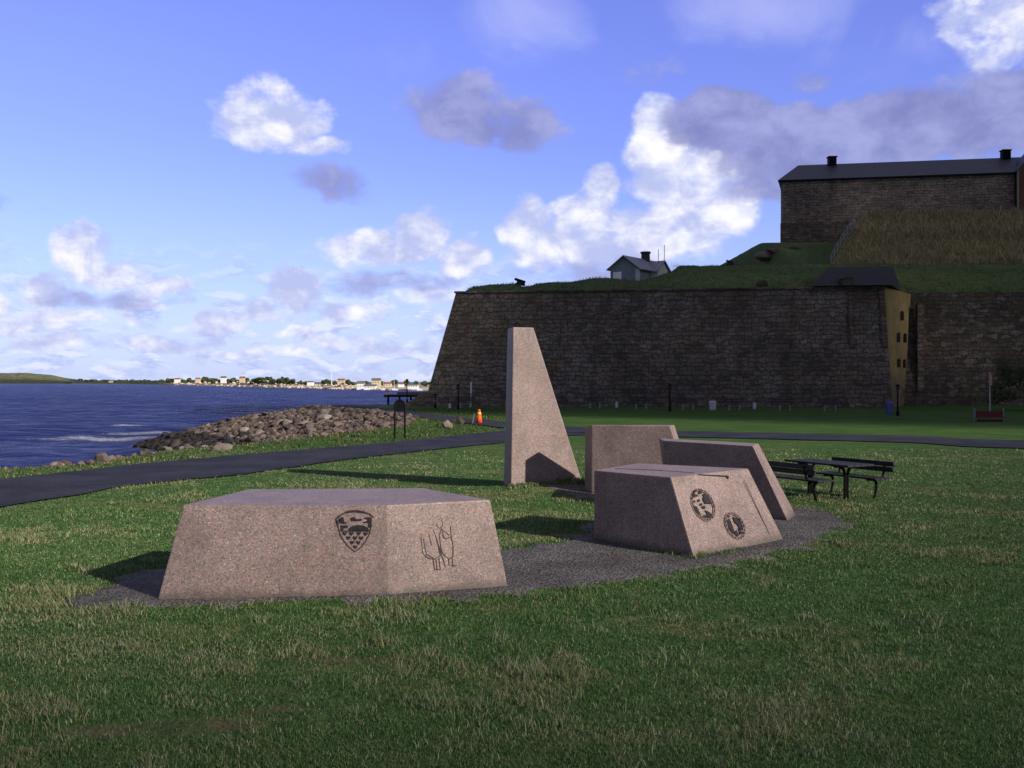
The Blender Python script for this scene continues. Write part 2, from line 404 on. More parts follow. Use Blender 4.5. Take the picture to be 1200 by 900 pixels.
BARE = []
for (px, py, rx, ry, w) in ((215, 852, .55, .18, 1), (120, 858, .45, .16, .9), (330, 812, .5, .16, .8), (430, 775, .8, .16, .85), (330, 832, .5, .16, .7), (880, 775, .6, .16, .6), (700, 668, .6, .18, .6), (560, 745, .7, .14, .7), (90, 640, .6, .2, .5), (1000, 700, .8, .2, .5)):
    p = gnd(px, py); BARE.append((p.x, p.y, rx, ry, w)); bare_a = np.maximum(bare_a, w*np.exp(-((GX-p.x)/rx)**2-((GY-p.y)/ry)**2))
lawn = np_mesh('lawn', np.c_[GX.ravel(), GY.ravel(), GZ.ravel()], grid_faces(len(xs), len(ys)), M['lawn'], {'shore': shore_a.ravel(), 'bare': bare_a.ravel()}, True)
tag(lawn, 'wide green lawn with dry straw patches around the granite blocks', 'lawn', kind='structure')

# ------------------------------------------------------------------ sea
az = np.linspace(R(-62), R(22), 430); rr = np.exp(np.linspace(math.log(16), math.log(9000), 430))
AZ, RR = np.meshgrid(az, rr); WX, WY = RR*np.sin(AZ), RR*np.cos(AZ); WZ = np.full_like(WX, SEA)
step = RR*.0150
r2 = np.random.default_rng(3)
for k in range(26):
    lam = 1.1*1.15**k; th = R(200)+r2.normal(0, .45); a = .017*min(lam, 3.2)**.85*(1 if lam < 6 else .75)
    ph = r2.random()*7; kk = 2*math.pi/lam
    att = sstep(2.0, 4.5, lam/step)
    s_ = np.sin(kk*(WX*math.cos(th)+WY*math.sin(th))+ph+2.5*fbm(WX*.06, WY*.06, 2))
    WZ += att*a*(1.6*((s_+1)/2)**1.7-.8)*(.5+fbm(WX*.03+k, WY*.03))
    if lam > 16: break
foam = np.zeros_like(WX)
for (px, py, rx, ry, w) in ((152, 498, 3.0, 3.0, 1.0), (128, 513, 9, 3.2, 1.0), (165, 507, 5, 2.6, 1.0), (185, 508, 4, 2.0, 1.0), (85, 512, 7, 1.6, .6), (172, 520, 3.0, 1.6, .6), (215, 526, 5, 1.3, .5), (60, 517, 7, 1.2, .42), (30, 541, 3, 1, .3)):
    p = gnd(px, py, SEA); foam = np.maximum(foam, w*np.exp(-((WX-p.x)/rx)**2-((WY-p.y)/ry)**2))
foam = np.maximum(foam, .62*sstep(2.2, .2, sdf(UNION, WX, WY))*sstep(60, 68, WY)*sstep(100, 90, WY))
sea = np_mesh('sea', np.c_[WX.ravel(), WY.ravel(), WZ.ravel()], grid_faces(430, 430), M['sea'], {'foam': foam.ravel()}, True)
tag(sea, 'deep blue choppy sea reaching the far shore', 'sea', kind='structure')

# ------------------------------------------------------------------ asphalt paths
def strip(name, left, right, mat, dz, label, cat, seg=10, across=4):
    L = []; Rr = []
    for A, B in ((left, L), (right, Rr)):
        n = len(A)
        for i in range(n-1):
            p0, p1, p2, p3 = (Vector(A[max(i-1, 0)]), Vector(A[i]), Vector(A[i+1]), Vector(A[min(i+2, n-1)]))
            for k in range(seg):
                s = k/seg
                B.append(.5*((2*p1)+(p2-p0)*s+(2*p0-5*p1+4*p2-p3)*s*s+(3*p1-p0-3*p2+p3)*s**3))
        B.append(Vector(A[-1]))
    L = np.array([p[:] for p in L])[:, :2]; Rr = np.array([p[:] for p in Rr])[:, :2]
    V = []
    for k in range(across+1):
        q = L+(Rr-L)*k/across
        if k in (0, across): q = q+.26*(np.c_[fbm(q[:, 0]*1.3, q[:, 1]*1.3), fbm(q[:, 0]*1.3+50, q[:, 1]*1.3)]-.5)
        V.append(np.c_[q, ground_z(q[:, 0], q[:, 1])+dz])
    V = np.concatenate(V); fc = grid_faces(len(L), across+1)
    o = np_mesh(name, V, fc, mat, None, True)
    return tag(o, label, cat, kind='structure')
G2 = lambda px, py: (gnd(px, py).x, gnd(px, py).y)
up = [(-16, 12.5), G2(0, 562.5), G2(150, 546), G2(300, 532.5), G2(458, 519), G2(590, 505.5), G2(680, 501), G2(800, 505.5), G2(1060, 511.5), G2(1200, 517), (30, 30.5), (60, 20)]
lo = [(-12.5, 8.5), G2(0, 594.5), G2(150, 571), G2(300, 554.5), G2(430, 536.5), G2(590, 519), G2(680, 510.5), G2(800, 512.8), G2(1060, 519.2), G2(1200, 526), (29, 27.6), (58, 17.5)]
strip('asphalt_path', up, lo, M['asphalt'], .03, 'dark blue grey asphalt path crossing the lawn by the shore', 'path')
up2 = [(-15.5, 85), G2(425, 475.6), G2(490, 484), G2(560, 492), G2(640, 499.5), G2(690, 501.5)]
lo2 = [(-14.0, 80), G2(425, 478.2), G2(490, 489.5), G2(560, 498.5), G2(630, 506), G2(690, 508)]
strip('asphalt_path', up2, lo2, M['asphalt'], .045, 'narrow asphalt branch path leading past the rubble to the pier', 'path')

# gravel around the blocks
def patch(name, outline, mat, dz, label, cat, n=260):
    pts = [Vector((*p, 0)) for p in outline]; m = len(pts); out = []
    for i in range(m):
        p0, p1, p2, p3 = pts[(i-1) % m], pts[i], pts[(i+1) % m], pts[(i+2) % m]
        for k in range(12):
            s = k/12; out.append(.5*((2*p1)+(p2-p0)*s+(2*p0-5*p1+4*p2-p3)*s*s+(3*p1-p0-3*p2+p3)*s**3))
    P = np.array([p[:2] for p in out])
    P = P+.42*(np.c_[fbm(P[:, 0]*2.3, P[:, 1]*2.3), fbm(P[:, 0]*2.3+31, P[:, 1]*2.3)]-.5)
    bm = bmesh.new(); vs = [bm.verts.new((x, y, 0)) for x, y in P]; f = bm.faces.new(vs)
    bmesh.ops.triangulate(bm, faces=[f])
    for _ in range(3): bmesh.ops.subdivide_edges(bm, edges=[e for e in bm.edges if e.calc_length() > .35], cuts=1, use_grid_fill=True)
    bmesh.ops.triangulate(bm, faces=bm.faces[:])
    co = np.array([v.co[:2] for v in bm.verts]); z = ground_z(co[:, 0], co[:, 1])+np.where([v.is_boundary for v in bm.verts], -.05, dz)
    for v, zz in zip(bm.verts, z): v.co.z = zz
    bmesh.ops.recalc_face_normals(bm, faces=bm.faces)
    me = bpy.data.meshes.new(name); bm.to_mesh(me); bm.free()
    o = link(name, me, mat, None, True); tag(o, label, cat, kind='structure')
    return P
GRAV = [G2(70, 716), G2(118, 683), G2(205, 662), G2(400, 640), G2(590, 640), G2(640, 633), G2(692, 612), G2(800, 600), G2(930, 594), G2(985, 603), G2(1000, 618), G2(965, 640), G2(885, 662), G2(790, 677), G2(695, 692), G2(615, 702), G2(430, 712), G2(200, 716)]
gp1 = patch('gravel', GRAV, M['gravel'], .016, 'dark grey gravel worn into the lawn around the front blocks', 'gravel')
gp2 = patch('gravel', [G2(590, 573), G2(640, 569), G2(690, 570), G2(800, 572), G2(815, 580), G2(700, 586), G2(650, 580)], M['gravel'], .02, 'small gravel strip at the foot of the tall pillar', 'gravel')

# ------------------------------------------------------------------ grass blades
def blades(name, n_try, region, hmean, wmean, label, avoid=(), dens=None, zf=ground_z, mat=None, tint=None, power=1.0):
    x, y = region(n_try)
    keep = np.ones(len(x), bool)
    for (bx_, by_, brx, bry, bw_) in BARE: keep &= rng.random(len(x)) > .95*bw_*np.exp(-((x-bx_)/brx)**2-((y-by_)/bry)**2)
    for poly, d in avoid: keep &= sdf(poly, x, y) > d
    x, y = x[keep], y[keep]
    z = zf(x, y); n = len(x)
    g = fbm(x*.9, y*1.1, 4); g2 = fbm(x*3.1+9, y*3.1, 3)
    tuft = sstep(.50, .68, g*.6+g2*.4)
    dist = np.hypot(x, y)
    h = hmean*(.55+.9*tuft)*(.5+rng.random(n)); w = wmean*(.6+.8*rng.random(n))*np.clip(dist/9, .7, 3)
    az = rng.random(n)*2*math.pi; lean = h*(.25+.75*rng.random(n)); la = rng.random(n)*2*math.pi
    ux, uy = np.cos(az)*w/2, np.sin(az)*w/2; lx, ly = np.cos(la)*lean, np.sin(la)*lean
    V = np.empty((n, 5, 3))
    V[:, 0] = np.c_[x-ux, y-uy, z-.01]; V[:, 1] = np.c_[x+ux, y+uy, z-.01]
    V[:, 2] = np.c_[x+ux*.8+lx*.35, y+uy*.8+ly*.35, z+h*.55]; V[:, 3] = np.c_[x-ux*.8+lx*.35, y-uy*.8+ly*.35, z+h*.55]
    V[:, 4] = np.c_[x+lx, y+ly, z+h*(.98-.25*(lean/np.maximum(h, 1e-6))**2)]
    b = np.arange(n)*5
    T = np.concatenate([np.c_[b, b+1, b+2], np.c_[b, b+2, b+3], np.c_[b+3, b+2, b+4]])
    tn = tint(x, y, tuft, n); tn = np.repeat(tn, 5, axis=0)
    o = np_mesh(name, V.reshape(-1, 3), T, mat or M['blade'], {'tint': tn})
    return tag(o, label, 'grass', kind='stuff')
def lawn_region(y0, y1, wide=.62):
    def f(n):
        u = rng.random(n); inv = 1/y1+(1/y0-1/y1)*u; y = 1/inv
        x = (rng.random(n)*2-1)*wide*y
        return x, y
    return f
def lawn_tint(x, y, tuft, n):
    a = fbm(x*.5+40, y*.85+11, 4)
    dry = np.clip(.26+1.5*sstep(.45, .66, a*.75+tuft*.25), 0, 1)
    isdry = rng.random(n) < dry*.72
    v = (.65+.7*rng.random(n))[:, None]
    green = np.array([.064, .138, .040])+rng.random((n, 1))*np.array([.022, .034, .012])
    straw = np.array([.19, .20, .10])+rng.random((n, 1))*np.array([.09, .085, .05])
    return np.where(isdry[:, None], straw, green)*v
g1l = [tuple(p) for p in gp1]; g2l = [tuple(p) for p in gp2]
PATHPOLY = up+lo[::-1]
BLOCK1 = [G2(183, 707), G2(455, 701), G2(596, 688), (-.7, 11.3), (-3.0, 11.2)]
blades('grass', 250000, lawn_region(4.6, 13), .040, .0068, 'short mown grass of the near lawn with straw coloured tufts', [(g1l, .0), (BLOCK1, .02)], tint=lawn_tint)
blades('grass', 230000, lawn_region(11, 34, .60), .032, .0072, 'grass of the farther lawn around the pillar and picnic table', [(g1l, .0), (g2l, .0), (PATHPOLY, -.07), ([(-60, 30), (60, 30), (60, 60), (-60, 60)], 0)], tint=lawn_tint)
def edge_region(poly, wid):
    P = np.array(poly)
    def f(n):
        i = rng.integers(0, len(P), n); s = rng.random(n)[:, None]; q = P[i]*(1-s)+P[(i+1) % len(P)]*s
        q = q+rng.normal(0, wid, (n, 2)); return q[:, 0], q[:, 1]
    return f
blades('grass', 1500, edge_region([(1.06, 12.92), (2.11, 11.56), (2.8, 12.2)], .05), .07, .008, 'small grass tufts at the foot of the medallion block', tint=lawn_tint)
blades('grass', 2600, edge_region([(.0, 18.6), (1.38, 19.0), (.7, 18.75)], .07), .10, .010, 'grass mound at the foot of the tall pillar', tint=lawn_tint)
blades('grass', 16000, edge_region(g1l, .13), .050, .007, 'longer grass fringe growing over the gravel edge', [(BLOCK1, .03)], tint=lawn_tint)
def tuft_region(cs, n_each=None):
    def f(n):
        c = np.array(cs); i = rng.integers(0, len(c), n); q = c[i, :2]+rng.normal(0, 1, (n, 2))*c[i, 2:3]; return q[:, 0], q[:, 1]
    return f
TUF = [(*G2(235, 815), .07), (*G2(10, 868), .12), (*G2(260, 880), .12), (*G2(330, 700+70), .15), (*G2(560, 860), .12), (*G2(100, 770), .15), (*G2(900, 790), .25), (*G2(800, 880), .18), (*G2(430, 730), .12), (*G2(780, 770), .18)]
TUF += [(rng.uniform(-3.6, 3.6), rng.uniform(5.2, 8.6), rng.uniform(.04, .12)) for _ in range(80)]
def tuft_tint(x, y, tuft, n):
    t_ = lawn_tint(x, y, tuft, n); s = rng.random((n, 1)) < .5
    return np.where(s, np.array([.25, .275, .16])*(.7+.6*rng.random((n, 1))), t_)
blades('grass', 8500, tuft_region(TUF), .085, .007, 'taller pale grass tufts scattered over the near lawn', [(g1l, .0), (BLOCK1, .03)], tint=tuft_tint)
# shore verge grass between the path and the rocks
def verge_region(n):
    x = rng.uniform(-18, 2, n); y = rng.uniform(18, 75, n); k = sdf(LAWN, x, y) < .5; return x[k], y[k]
def verge_tint(x, y, tuft, n):
    d = sdf(LAWN, x, y); s = rng.random(n) < (.12+.30*sstep(-2, 0, d))
    return np.where(s[:, None], np.array([.20, .16, .075]), np.array([.045, .085, .02]))*(.6+.8*rng.random((n, 1)))
blades('grass', 60000, verge_region, .075, .012, 'rough verge grass between the asphalt path and the shore rocks', [(PATHPOLY, -.06), (up2+lo2[::-1], -.06), ([(-12.4, 8.5), *lo[1:7], (3, 30), (3, 5)], 0)], tint=verge_tint)

# ------------------------------------------------------------------ granite blocks
def plane_hit(px, py, O, N):
    d = Vector(((px-CX)/F, 1, (CY-py)/F)); C = Vector((0, 0, H)); return C+d*((O-C).dot(N)/d.dot(N))
class Face:
    def __init__(s, a, b, c):
        s.O = Vector(a); s.N = (Vector(b)-s.O).cross(Vector(c)-s.O).normalized()
        if s.N.dot(Vector((0, 0, H))-s.O) < 0: s.N = -s.N
    def pt(s, px, py, k=.004): return plane_hit(px, py, s.O, s.N)+s.N*k
    def poly(s, mb, P, k=.004):
        top = [s.pt(x, y, k) for x, y in P]; bot = [p-s.N*(k+.004) for p in top]; mb.prism(bot, top)
    def line(s, mb, P, w, closed=False, k=.004):
        Q = [s.pt(x, y, k) for x, y in P]
        if closed: Q = Q+[Q[0]]
        for i in range(len(Q)-1):
            a, b = Q[i], Q[i+1]; d = (b-a); L = d.length
            if L < 1e-5: continue
            d /= L; n = d.cross(s.N)*w/2; a2 = a-d*w*.3; b2 = b+d*w*.3
            top = [a2-n, b2-n, b2+n, a2+n]; e = s.N*(.0005*(i % 3))
            mb.prism([p-s.N*(k+.004) for p in top], [p+e for p in top])
def block(name, bot, top, label, cat='granite block', group='granite monument blocks', sink=.06, bevel=.018):
    c = sum((Vector((*p, 0)) for p in bot), Vector())/len(bot)
    o = empty(name, (c.x, c.y, 0), label, cat, group)
    B = [Vector((p[0], p[1], 0)) for p in bot]; T = [Vector(p) for p in top]
    B2 = [b+(b-t_)*(sink/t_.z) for b, t_ in zip(B, T)]
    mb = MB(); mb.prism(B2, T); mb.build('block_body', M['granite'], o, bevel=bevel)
    return o, B, T
# wide low block with the coat of arms
b1, B, T = block('granite_block', [G2(183.5, 706), G2(455, 700), G2(595.5, 687.5), (-.72, 11.25), (-3.08, 11.12)],
                 [(-3.15, 9.56, .87), (-1.195, 9.53, .87), (-.215, 9.97, .87), (-.97, 11.06, .87), (-2.88, 10.95, .87)],
                 'wide low pink granite block with a carved shield and two carved figures')
fa = Face(B[0], B[1], T[1])
Z = lambda P: [(370+x/6.316, 580+y/6.316) for x, y in P]
mb = MB(); arc = lambda cx, cy, rx, ry, a0, a1, n: [(cx+rx*math.cos(R(a0+(a1-a0)*k/n)), cy+ry*math.sin(R(a0+(a1-a0)*k/n))) for k in range(n+1)]
fa.line(mb, Z([(166, 170), (190, 145), (235, 122), (290, 113), (350, 122), (400, 142), (424, 160), (412, 172), (413, 225), (398, 290), (372, 340), (335, 388), (290, 420), (240, 380), (205, 335), (180, 290), (166, 235)]), .011, True)
sh = mb.build('shield_outline', M['carve_line'], b1)
mb = MB()
for P in ([(185, 166), (206, 164), (212, 198), (238, 208), (206, 214), (186, 202)], [(184, 224), (240, 226), (238, 243), (208, 246), (204, 262), (184, 263)],
          [(262, 168), (288, 160), (296, 178), (342, 176), (340, 191), (268, 194)], [(362, 166), (406, 165), (404, 244), (386, 236), (392, 206), (352, 206), (348, 199), (384, 192), (384, 179), (362, 178)],
          arc(318, 262, 76, 40, 180, 360, 12), [(186, 264), (404, 264), (403, 270), (187, 270)]):
    fa.poly(mb, Z(P), .005)
mb.build('shield_charge', M['carve'], b1)
mb = MB()
for cx, cy in ((215, 287), (265, 286), (318, 286), (369, 288), (241, 319), (291, 319), (337, 319), (268, 353), (316, 353), (292, 385)):
    heart = [(0, -.25), (.25, -.5), (.48, -.45), (.55, -.15), (.35, .2), (0, .55), (-.35, .2), (-.55, -.15), (-.48, -.45), (-.25, -.5)]
    fa.poly(mb, Z([(cx+x*30, cy+y*28) for x, y in heart]), .005)
mb.build('shield_hearts', M['carve'], b1)
fb = Face(B[1], B[2], T[2])
def figs(strokes):
    mb = MB()
    for P in strokes: fb.line(mb, Z(P), .008)
    return mb
figs([[(805, 172), (792, 212), (776, 240), (780, 340), (792, 432), (832, 470), (880, 474), (922, 448), (905, 370), (886, 300), (862, 244), (815, 216), (805, 172)], [(822, 226), (836, 290), (856, 372)], [(790, 296), (806, 380), (822, 446)],
      [(886, 300), (925, 420), (958, 526)], [(868, 480), (880, 552)], [(890, 478), (898, 552)], [(912, 470), (922, 552)], [(878, 554), (924, 553)], [(822, 440), (870, 468)]]).build('carved_figure', M['carve_line'], b1)
figs([arc(916, 212, 22, 34, 0, 360, 12), [(930, 248), (914, 300), (924, 380), (940, 432), (986, 476), (1016, 456), (1016, 380), (1002, 300), (996, 228)], [(936, 296), (962, 326), (1002, 310)], [(930, 256), (962, 276), (988, 300)],
      [(985, 476), (986, 520)], [(1010, 470), (1016, 530)], [(1008, 524), (1042, 520)], [(940, 270), (945, 320)]]).build('carved_figure', M['carve_line'], b1)
# block with the two round medallions
b3, B, T = block('granite_block', [G2(696, 632.7), G2(813.6, 654.5), G2(919, 633), (2.35, 14.1)],
                 [(1.06, 12.92, .90), (1.91, 12.0, .90), (3.125, 13.2, .90), (1.75, 14.05, .90)], 'low granite block with a slanting face that bears two round carved medallions')
fs_ = Face(B[1], B[2], T[1])
Z9 = lambda P: [(780+x/9.0, 550+y/9.0) for x, y in P]
def ell(cx, cy, a, b, ang, n=28): return [(cx+a*math.cos(2*math.pi*k/n)*math.cos(R(ang))-b*math.sin(2*math.pi*k/n)*math.sin(R(ang)), cy+a*math.cos(2*math.pi*k/n)*math.sin(R(ang))+b*math.sin(2*math.pi*k/n)*math.cos(R(ang))) for k in range(n)]
def medallion(rings, dark, name='medallion'):
    m1 = MB()
    for r in rings: fs_.line(m1, Z9(ell(*r)), .017, True)
    o = m1.build(name, M['carve_soft'], b3)
    m2 = MB()
    for P in dark: fs_.poly(m2, Z9(P), .0065)
    d = m2.build('medallion_relief', M['carve'], b3); d.parent = o; d.matrix_parent_inverse = Matrix.Identity(4)
def small(cx, cy, r, n=7): return [(cx+r*(.7+.5*random.random())*math.cos(2*math.pi*k/n), cy+r*(.7+.5*random.random())*math.sin(2*math.pi*k/n)) for k in range(n)]
ringd = lambda cx, cy, a, b, ang, n, r: [small(*ell(cx, cy, a, b, ang, n)[k], r*(.7+.6*random.random()), 6) for k in range(n)]
medallion([(393, 374, 178, 112, 64), (393, 374, 160, 96, 64)],
          [[(388, 262), (420, 262), (450, 285), (472, 330), (482, 366), (412, 364), (388, 312), (396, 290)], [(384, 492), (436, 476), (412, 432), (440, 440), (494, 482), (470, 520), (410, 516)],
           [(268, 268), (292, 224), (324, 214), (300, 262), (340, 268), (330, 290), (280, 300)], [(288, 382), (330, 398), (348, 440), (374, 486), (330, 462), (300, 424)], [(352, 214), (376, 232), (380, 256), (352, 262), (338, 240)], small(345, 330, 18), small(400, 400, 20), small(300, 340, 15), small(372, 372, 14)] + ringd(393, 374, 169, 104, 64, 22, 10))
medallion([(730, 596, 150, 92, 64), (730, 596, 134, 78, 64)],
          [[(640, 545), (668, 520), (690, 560), (712, 620), (740, 690), (704, 676), (664, 612)], [(708, 500), (752, 520), (792, 572), (812, 640), (790, 640), (756, 590), (724, 556)], small(660, 500, 16), small(812, 672, 16), [(742, 640), (776, 690), (756, 712), (730, 690)], [(760, 620), (800, 655), (786, 690)]] + ringd(730, 596, 142, 85, 64, 20, 10))
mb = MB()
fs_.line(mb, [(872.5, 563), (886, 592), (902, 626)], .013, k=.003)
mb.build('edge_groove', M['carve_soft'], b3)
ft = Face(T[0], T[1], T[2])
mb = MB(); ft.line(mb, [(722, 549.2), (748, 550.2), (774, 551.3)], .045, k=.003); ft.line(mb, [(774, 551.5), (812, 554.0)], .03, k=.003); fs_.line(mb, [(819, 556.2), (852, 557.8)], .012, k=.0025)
mb.build('top_groove_shade', M['carve'], b3)  # raised dark strips, drawn as the shadow inside a groove
mb = MB(); p = fs_.pt(853, 559, .0); mb.tube([p-fs_.N*.02, p+fs_.N*.008], .02, 10); mb.build('rusty_peg', plain('rusty_iron', (.09, .035, .03), .8, .2, .3, 40), b3)
# block with the slanted right end
b4, B, T = block('granite_block', [(2.47, 16.35), (4.03, 14.57), (4.33, 15.2), (2.66, 17.05)],
                 [(2.47, 16.3, 1.085), (3.60, 14.93, 1.085), (3.845, 15.58, 1.085), (2.50, 17.0, 1.085)], 'long granite block with shaded front and sloping right end beside the picnic table')
# upright slab behind
b2, B, T = block('granite_block', [(1.425, 17.9), (3.15, 17.3), (3.3, 17.7), (1.33, 18.3)],
                 [(1.43, 17.92, 1.27), (2.76, 17.45, 1.275), (2.90, 17.83, 1.275), (1.335, 18.27, 1.22)], 'upright granite slab with clipped right corner just right of the tall pillar')
# tall tapering pillar
bp, B, T = block('granite_pillar', [(-.02, 18.72), (1.385, 19.15), (1.25, 19.8), (-.165, 19.3)],
                 [(.02, 18.75, 3.07), (.405, 18.88, 3.07), (.36, 19.42, 3.07), (-.085, 19.28, 3.07)], 'tall tapering granite pillar standing highest of the granite blocks', 'granite pillar')

# ------------------------------------------------------------------ picnic table and benches
DL = Vector((.48, -.877, 0)).normalized(); DP = Vector((DL.y*-1, DL.x, 0))      # long axis, to the right of it
MT = Matrix((DL, DP, Vector((0, 0, 1)))).transposed()
c0 = Vector((5.6, 17.7, 0))
pt = empty('picnic_table', c0, 'dark wooden picnic table on curved iron legs between two benches', 'picnic table')
mb = MB()
for k in range(4): mb.box(c0+DP*(-.24+.16*k)+Vector((0, 0, .61)), (1.5, .15, .035), m=MT)
mb.build('table_top', M['darkwood'], pt, bevel=.005)
for s in (-1, 1):
    for q in (-1, 1):
        b0 = c0+DL*(.42*s)
        mb = MB(); mb.tube([b0+DP*(.03*q)+Vector((0, 0, -.02)), b0+DP*(.03*q)+Vector((0, 0, .40)), b0+DP*(.05*q)+Vector((0, 0, .50)), b0+DP*(.11*q)+Vector((0, 0, .565)), b0+DP*(.19*q)+Vector((0, 0, .585)), b0+DP*(.29*q)+Vector((0, 0, .588))], .026, 8)
        mb.build('leg', M['iron'], pt)
def bench(c, s, label):
    c = Vector((c[0], c[1], 0)); o = empty('park_bench', c, label, 'bench', 'benches at the picnic table')
    mb = MB()
    for k in range(3): mb.box(c+DP*s*(-.16+.13*k)+Vector((0, 0, .36)), (1.42, .12, .03), m=MT)
    mb.build('seat', M['darkwood'], o, bevel=.004)
    mb = MB(); tl = Matrix.Rotation(-s*R(76), 3, DL)
    for k in range(2): mb.box(c+DP*s*(.225+.02*k)+Vector((0, 0, .505+.095*k)), (1.42, .085, .028), m=tl @ MT)
    mb.build('backrest', M['darkwood'], o, bevel=.004)
    for e in (-1, 1):
        b = c+DL*.5*e
        mb = MB(); mb.tube([b-DP*s*.02+Vector((0, 0, -.02)), b+DP*s*.02+Vector((0, 0, .1)), b+DP*s*.05+Vector((0, 0, .2)), b+DP*s*.03+Vector((0, 0, .29)), b-DP*s*.04+Vector((0, 0, .33)), b-DP*s*.18+Vector((0, 0, .335))], .024, 8); mb.build('leg', M['iron'], o)
        mb = MB(); mb.tube([b-DP*s*.05+Vector((0, 0, .337)), b+DP*s*.14+Vector((0, 0, .335)), b+DP*s*.205+Vector((0, 0, .38)), b+DP*s*.245+Vector((0, 0, .5)), b+DP*s*.265+Vector((0, 0, .63))], .02, 8); mb.build('back_support', M['iron'], o)
bench((4.95, 17.5), -1, 'dark slatted bench left of the picnic table, partly behind a granite block')
bench((6.12, 17.95), 1, 'dark slatted bench at the right of the picnic table')

# ------------------------------------------------------------------ information board, cone, boulders, stake
p = gnd(468.5, 514.5); sb = empty('sign_board', p, 'black arched sign board on two legs beside the path', 'sign')
w = .18; mb = MB()
for zt in ():
    pass
prof = [(-w, .99), (w, .99)]+[(w*math.cos(R(a)), 1.2+w*math.sin(R(a))) for a in range(0, 181, 15)]
mb.prism([p+Vector((x, -.02, z)) for x, z in prof], [p+Vector((x, .02, z)) for x, z in prof]); mb.build('board', M['iron'], sb, bevel=.004)
for s in (-1, 1):
    mb = MB(); mb.tube([p+Vector((s*w, 0, -.1)), p+Vector((s*w, 0, 1.2))], .036, 8); mb.build('leg', M['iron'], sb)
mb = MB(); mb.tube([p+Vector((w*1.0*math.cos(R(a)), 0, 1.2+w*math.sin(R(a)))) for a in range(0, 181, 15)], .036, 8); mb.build('arch_frame', M['iron'], sb)
p = gnd(561.5, 497); cn = empty('traffic_cone', p, 'orange traffic cone with yellow top beside the branch path', 'traffic cone')
mb = MB(); mb.box(p+Vector((0, 0, .03)), (.36, .36, .06)); mb.build('base', M['rubber'], cn, bevel=.01)
mb = MB(); mb.lathe(p, [(.15, .06), (.125, .30), (.105, .44)], 20); mb.build('cone_body', M['orange'], cn, True)
mb = MB(); mb.lathe(p, [(.106, .4405), (.085, .58)], 20); mb.build('reflective_band', M['yellowp'], cn, True)
mb = MB(); mb.lathe(p, [(.084, .5805), (.06, .69), (.045, .71)], 20); mb.build('cone_tip', M['orange'], cn, True)
p = gnd(553, 497); mb = MB(); mb.tube([p+Vector((0, 0, -.1)), p+Vector((.12, .02, .5))], .018, 6)
tag(mb.build('stake', M['concrete'], None), 'thin pale leaning stake beside the traffic cone', 'stake')
def rock_mesh(name, seed, flat=.75, sub=3, ang=1.0):
    bm = bmesh.new(); bmesh.ops.create_icosphere(bm, subdivisions=sub, radius=1)
    r = random.Random(seed); pl = [(Vector((r.uniform(-1, 1), r.uniform(-1, 1), r.uniform(-1, 1))).normalized(), r.uniform(.55, .85)) for _ in range(11)]
    for v in bm.verts:
        co = v.co.copy()
        for n, d in pl:
            k = co.dot(n)
            if k > d: co -= n*(k-d)*.92*ang
        co *= 1+.10*(math.sin(co.x*5+seed)*math.cos(co.y*6+seed*2)+.6*math.sin(co.z*9+seed))*.5
        v.co = Vector((co.x*1.15, co.y*.95, co.z*flat))
    me = bpy.data.meshes.new(name); bm.to_mesh(me); bm.free(); return me
p = gnd(525, 501.5); me = rock_mesh('boulder', 5, .9); o = link('boulder', me, M['palerock']); o.location = p+Vector((0, 0, .14)); o.scale = (.23, .2, .24)
tag(o, 'rounded pale boulder on the grass, left of its darker neighbour', 'boulder', 'boulders by the branch path')
p = gnd(538.5, 497.5); me = rock_mesh('boulder', 9, 1.0, 3, 1.0); o = link('boulder', me, M['rock']); o.location = p+Vector((0, 0, .16)); o.scale = (.21, .2, .22)
tag(o, 'squarish darker boulder at the path edge, behind the pale boulder', 'boulder', 'boulders by the branch path')

# ------------------------------------------------------------------ rubble point
RUB = [(-10.0, 40.5), (-16.6, 60.5), (-23.5, 70.5), (-29.5, 78.5), (-27, 82), (-22, 85), (-17, 82), (-14.5, 76.5), (-9, 66), (-5.6, 56), (-5.2, 46), (-6.9, 39.5), (-8.3, 35.5)]
base_rocks = [rock_mesh('rock', 20+k, .7+.1*(k % 3), 2) for k in range(8)]
def put_rock(x, y, s, mat, label, group, name='rock', z=None):
    k = random.randrange(8); key = (k, mat)
    if key not in rock_proto:
        me = base_rocks[k].copy(); me.materials.clear(); me.materials.append(M[mat]); rock_proto[key] = me
    o = bpy.data.objects.new(name, rock_proto[key]); COL.objects.link(o)
    zz = float(ground_z(x, y)) if z is None else z
    o.location = (x, y, zz+.12*s); o.scale = (s*random.uniform(.8, 1.25), s*random.uniform(.8, 1.2), s*random.uniform(.7, 1.1)); o.rotation_euler = (random.uniform(-.5, .5), random.uniform(-.5, .5), random.uniform(0, 6.28))
    return tag(o, label, 'rock', group)
rock_proto = {}
cnt = 0; tries = 0; placed = []
